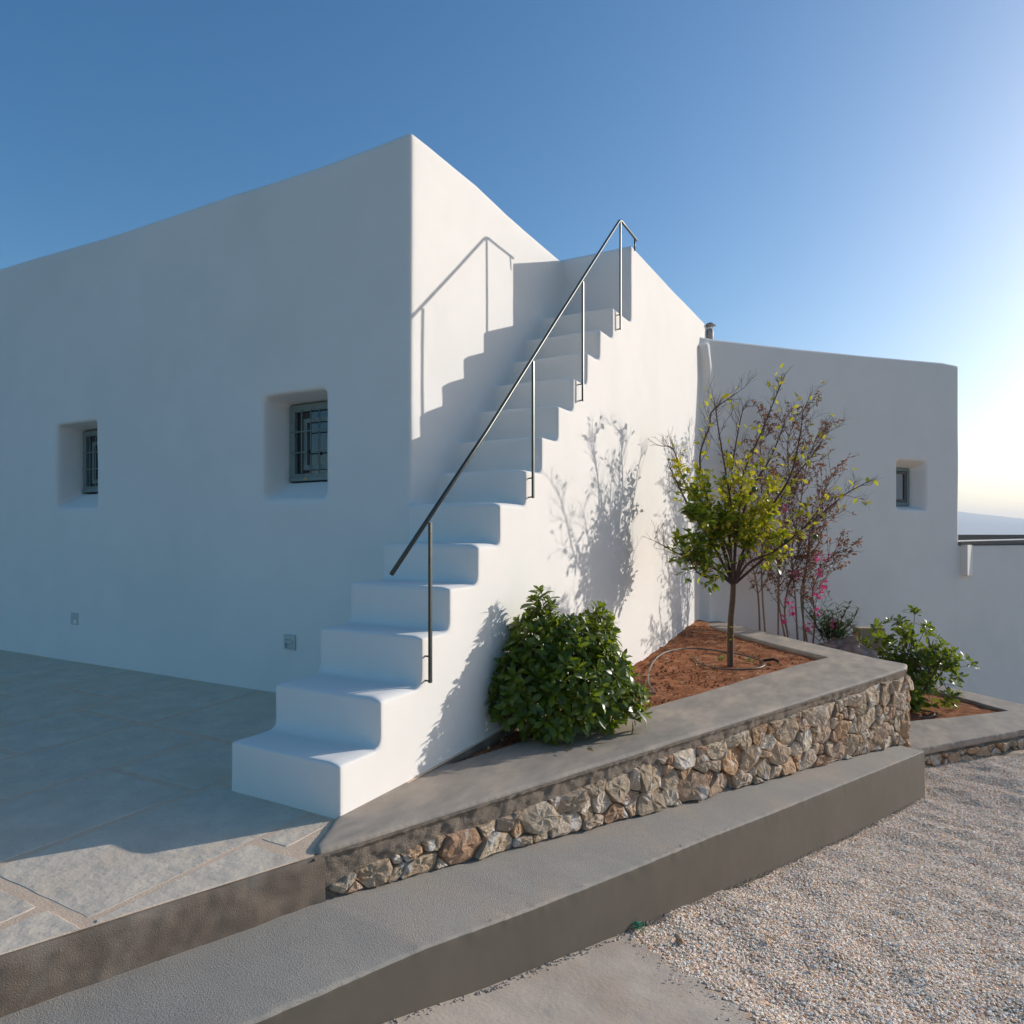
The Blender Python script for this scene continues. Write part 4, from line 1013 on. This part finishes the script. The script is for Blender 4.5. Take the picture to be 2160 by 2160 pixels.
# oleander
rr = random.Random(8)
ol = thing('oleander', 'low narrow leaved shrub growing behind the planter coping beside the crape myrtle', 'shrub', (1.62, 7.75, -.3))
OB = A_([1.62, 7.75, -.3]); items = []; tw = []
TO = [leaf_template(.15, .2, .3, .5, 4), leaf_template(.17, .2, .6, .5, 4)]
for i in range(34):
    a = rr.uniform(0, 6.28); sp2 = rr.uniform(.1, .42); tip = OB + A_([math.cos(a) * sp2, math.sin(a) * sp2 * .8, rr.uniform(.3, .72)])
    q = curve_pts([OB, OB * .5 + tip * .5 + A_([0, 0, .08]), tip], 4); tw.append(tube(q, .004, 4))
    for j in range(3, len(q)):
        for _ in range(5):
            b = rr.uniform(0, 6.28); v = A_([math.cos(b), math.sin(b), rr.uniform(.2, 1.0)]); items.append((np.array(q[j]), frame(v), rr.uniform(.10, .15), rr.randrange(2), 0))
put_leaves(ol, items, TO, [M['leaf_oleander']], 200)
P(mk('stems', *join(tw), M['twig'], kind='stuff'), ol)

# ------------------------------------------------------------------ hoses, weeds, oddments
def soilz(x, y): return -0.012 + float(bed_z(x, y)) + .05 * float(sstep(.5, 0, x) * sstep(3, 5, y))
hp = [(.55, 3.25), (.34, 3.72), (.17, 4.4), (.13, 5.0), (.30, 5.42), (.62, 5.50), (.95, 5.38), (1.16, 5.10), (1.12, 4.80), (.85, 4.62), (.58, 4.78), (.42, 5.10)]
h = mk('irrigation_hose', *tube(curve_pts([(x, y, soilz(x, y) + .012) for x, y in hp], 8), .009, 8), M['hose'], smooth=True)
tag(h, 'grey irrigation hose looped on red soil around the citrus trunk', 'hose')
h = mk('hose_connector', *tube([(1.14, 5.20, .02), (1.22, 5.33, .02), (1.28, 5.22, .02)], .014, 8), M['black'], smooth=True)
tag(h, 'short black hose connector lying on the soil right of the trunk', 'connector')
h = mk('irrigation_hose', *tube(curve_pts([(2.52, 7.75, -.99), (2.72, 7.72, -.975), (2.83, 7.9, -.96), (2.78, 8.1, -.975), (2.62, 8.2, -1.0)], 8), .010, 8), M['hose'], smooth=True)
tag(h, 'short pale hose loop at the foot of the right hand shrub', 'hose')
rr = random.Random(3)
for (x, y, z, lab) in ((.72, 5.05, .0, 'small pale weed growing left of the citrus trunk'), (1.02, 5.12, .0, 'tiny thin weed growing right of the citrus trunk'), (3.12, 8.55, -1.0, 'small green weed in the low planter soil')):
    its = []
    Vs = []; Fs = []; k = 0
    for i in range(16):
        a = rr.uniform(0, 6.28); v = A_([math.cos(a) * .6, math.sin(a) * .6, rr.uniform(.5, 1.2)]); V, F = TO[0]; W = (V * rr.uniform(.05, .10)) @ frame(v).T + A_([x + rr.uniform(-.03, .03), y + rr.uniform(-.03, .03), z]); Vs.append(W); Fs.append(F + k); k += len(V)
    o = fast('weed', np.concatenate(Vs), np.concatenate(Fs), M['weed'], None, True); tag(o, lab, 'weed', 'weeds in the soil beds')
o = rock('pale_stone', (.22, 4.75, .025), (.02, .016, .012), 3, M['captop'], 2, .2); tag(o, 'single pale pebble on the red soil near the stair wall', 'pebble')
lit = []
rr = random.Random(91)
for i in range(70):
    if i < 52: x, y = .865 + rr.gauss(0, .38), 4.845 + rr.gauss(0, .55); zz = soilz(x, y) + .018
    else: x, y = .36 + rr.gauss(0, .30), 1.55 + rr.gauss(0, .3); zz = .03
    if x < .03 or (x - .14) * 2.6 - 1.0 > y - .9: continue
    Vq, Fq = TC[rr.randrange(3)]; a_ = rr.uniform(0, 6.28)
    lit.append(((Vq * rr.uniform(.03, .06)) @ frame(A_([math.cos(a_), math.sin(a_), rr.uniform(-.1, .25)]), roll=rr.uniform(-.5, .5)).T + A_([x, y, zz]), Fq.tolist()))
o = mk('leaf_litter', *join(lit), M['dry_leaf'], kind='stuff'); tag(o, 'small dry fallen leaves scattered on the soil and coping under the plants', 'fallen leaves')
sp3 = []
for i in range(150):
    t = rr.random() ** 1.3 * 2.2; off = abs(rr.gauss(0, .07)) + .005; p2 = B0 + Bd * t + A_([-.415 * -1, .692 * -1])[::1] * 0 + A_([Bd[1], -Bd[0]]) * off
    s_ = rr.uniform(.003, .009); x, y = p2; z = float(ground_z(y)) + .016
    c_ = [(x + rr.uniform(.6, 1) * s_ * math.cos(k), y + rr.uniform(.6, 1) * s_ * math.sin(k), z) for k in (0, 1.2, 2.5, 3.8, 5)]
    sp3.append((c_ + [(x, y, z + s_ * .7), (x, y, z - s_ * .5)], [(k, (k + 1) % 5, 5) for k in range(5)] + [((k + 1) % 5, k, 6) for k in range(5)]))
o = mk('spilled_pebbles', *join(sp3), M['pebble'], kind='stuff'); tag(o, 'loose pebbles spilled from the gravel onto the concrete strip', 'pebbles')
# twine scrap
pts = []
for i in range(60): pts.append((1.165 + .035 * math.sin(i * 1.3) * math.cos(i * .37) + .01 * (i % 7) / 7, .925 + .022 * math.cos(i * 1.1), -.655 + .012 * (1 + math.sin(i * 2.1))))
o = mk('twine', *tube(curve_pts(pts[:34], 3), .0018, 4), M['twine']); tag(o, 'tangled scrap of green twine where kerb, gravel and concrete meet', 'twine')
V, F = leaf_template(.75, .35, .9, .5, 5); o = mk('dry_leaf', V * .05, F, M['dry_leaf'], smooth=True, loc=(1.78, 1.20, -.695)); o.rotation_euler = (.3, .2, 1.1)
tag(o, 'curled brown dry leaf lying alone on the gravel', 'leaf')
for i, (x, y, s, lab) in enumerate(((1.98, 1.05, .017, 'round white pebble on the gravel beside the dry leaf'), (1.38, .93, .022, 'rusty stone on the gravel near the concrete edge'))):
    o = rock('loose_stone', (x, y, float(ground_z(y)) + .012), (s, s * .8, s * .8), i + 3, M['captop'] if i == 0 else M['stone'], 3, .25); tag(o, lab, 'stone', 'loose stones on the gravel')

# ------------------------------------------------------------------ far island and the air in front of it
def island(az0, az1, dist, prof_h, name):
    V = []; F = []; n_ = 90
    for i in range(n_ + 1):
        t = i / n_; az = R(az0 + (az1 - az0) * t); h = float(np.interp(az0 + (az1 - az0) * t, *prof_h)) + 14 * float(vnoise(A_([[t * 37, 0, 0]]), 1, 3)[0]) * (t > .02) * (t < .98)
        dx, dy = math.sin(az), math.cos(az); V += [(dx * dist, dy * dist, -50), (dx * (dist + 260), dy * (dist + 260), max(h * .55, -46)), (dx * (dist + 600), dy * (dist + 600), max(h, -46)), (dx * (dist + 1500), dy * (dist + 1500), -50)]
        if i:
            for j in range(3): a = (i - 1) * 4 + j; F.append((a, a + 1, a + 5, a + 4))
    return mk(name, V, F, M['hill'], smooth=True)
# azimuth measured from +Y towards +X; camera axis is at -28.7
hl = island(-14, 40, 5600, ([-14, -8, -2, 4.6, 8, 14, 22, 30, 40], [-40, 40, 120, 185, 125, 150, 90, 60, -40]), 'island_hills')
struct(hl, 'hazy island hills on the horizon')
hz = mk('haze', *box(-7800, 7800, -300, 7800, -47, 205), M['black']); hz.data.materials.clear()
hm = bpy.data.materials.new('air'); hm.use_nodes = True; nt = hm.node_tree
for n in list(nt.nodes): nt.nodes.remove(n)
pv = nt.nodes.new('ShaderNodeVolumePrincipled'); pv.inputs['Color'].default_value = (.80, .88, 1, 1); pv.inputs['Density'].default_value = 0.00026; pv.inputs['Anisotropy'].default_value = 0.2
oo = nt.nodes.new('ShaderNodeOutputMaterial'); nt.links.new(pv.outputs[0], oo.inputs['Volume']); hz.data.materials.append(hm)
hz['kind'] = 'stuff'; tag(hz, 'thin pale sea haze in front of the far island', 'haze')
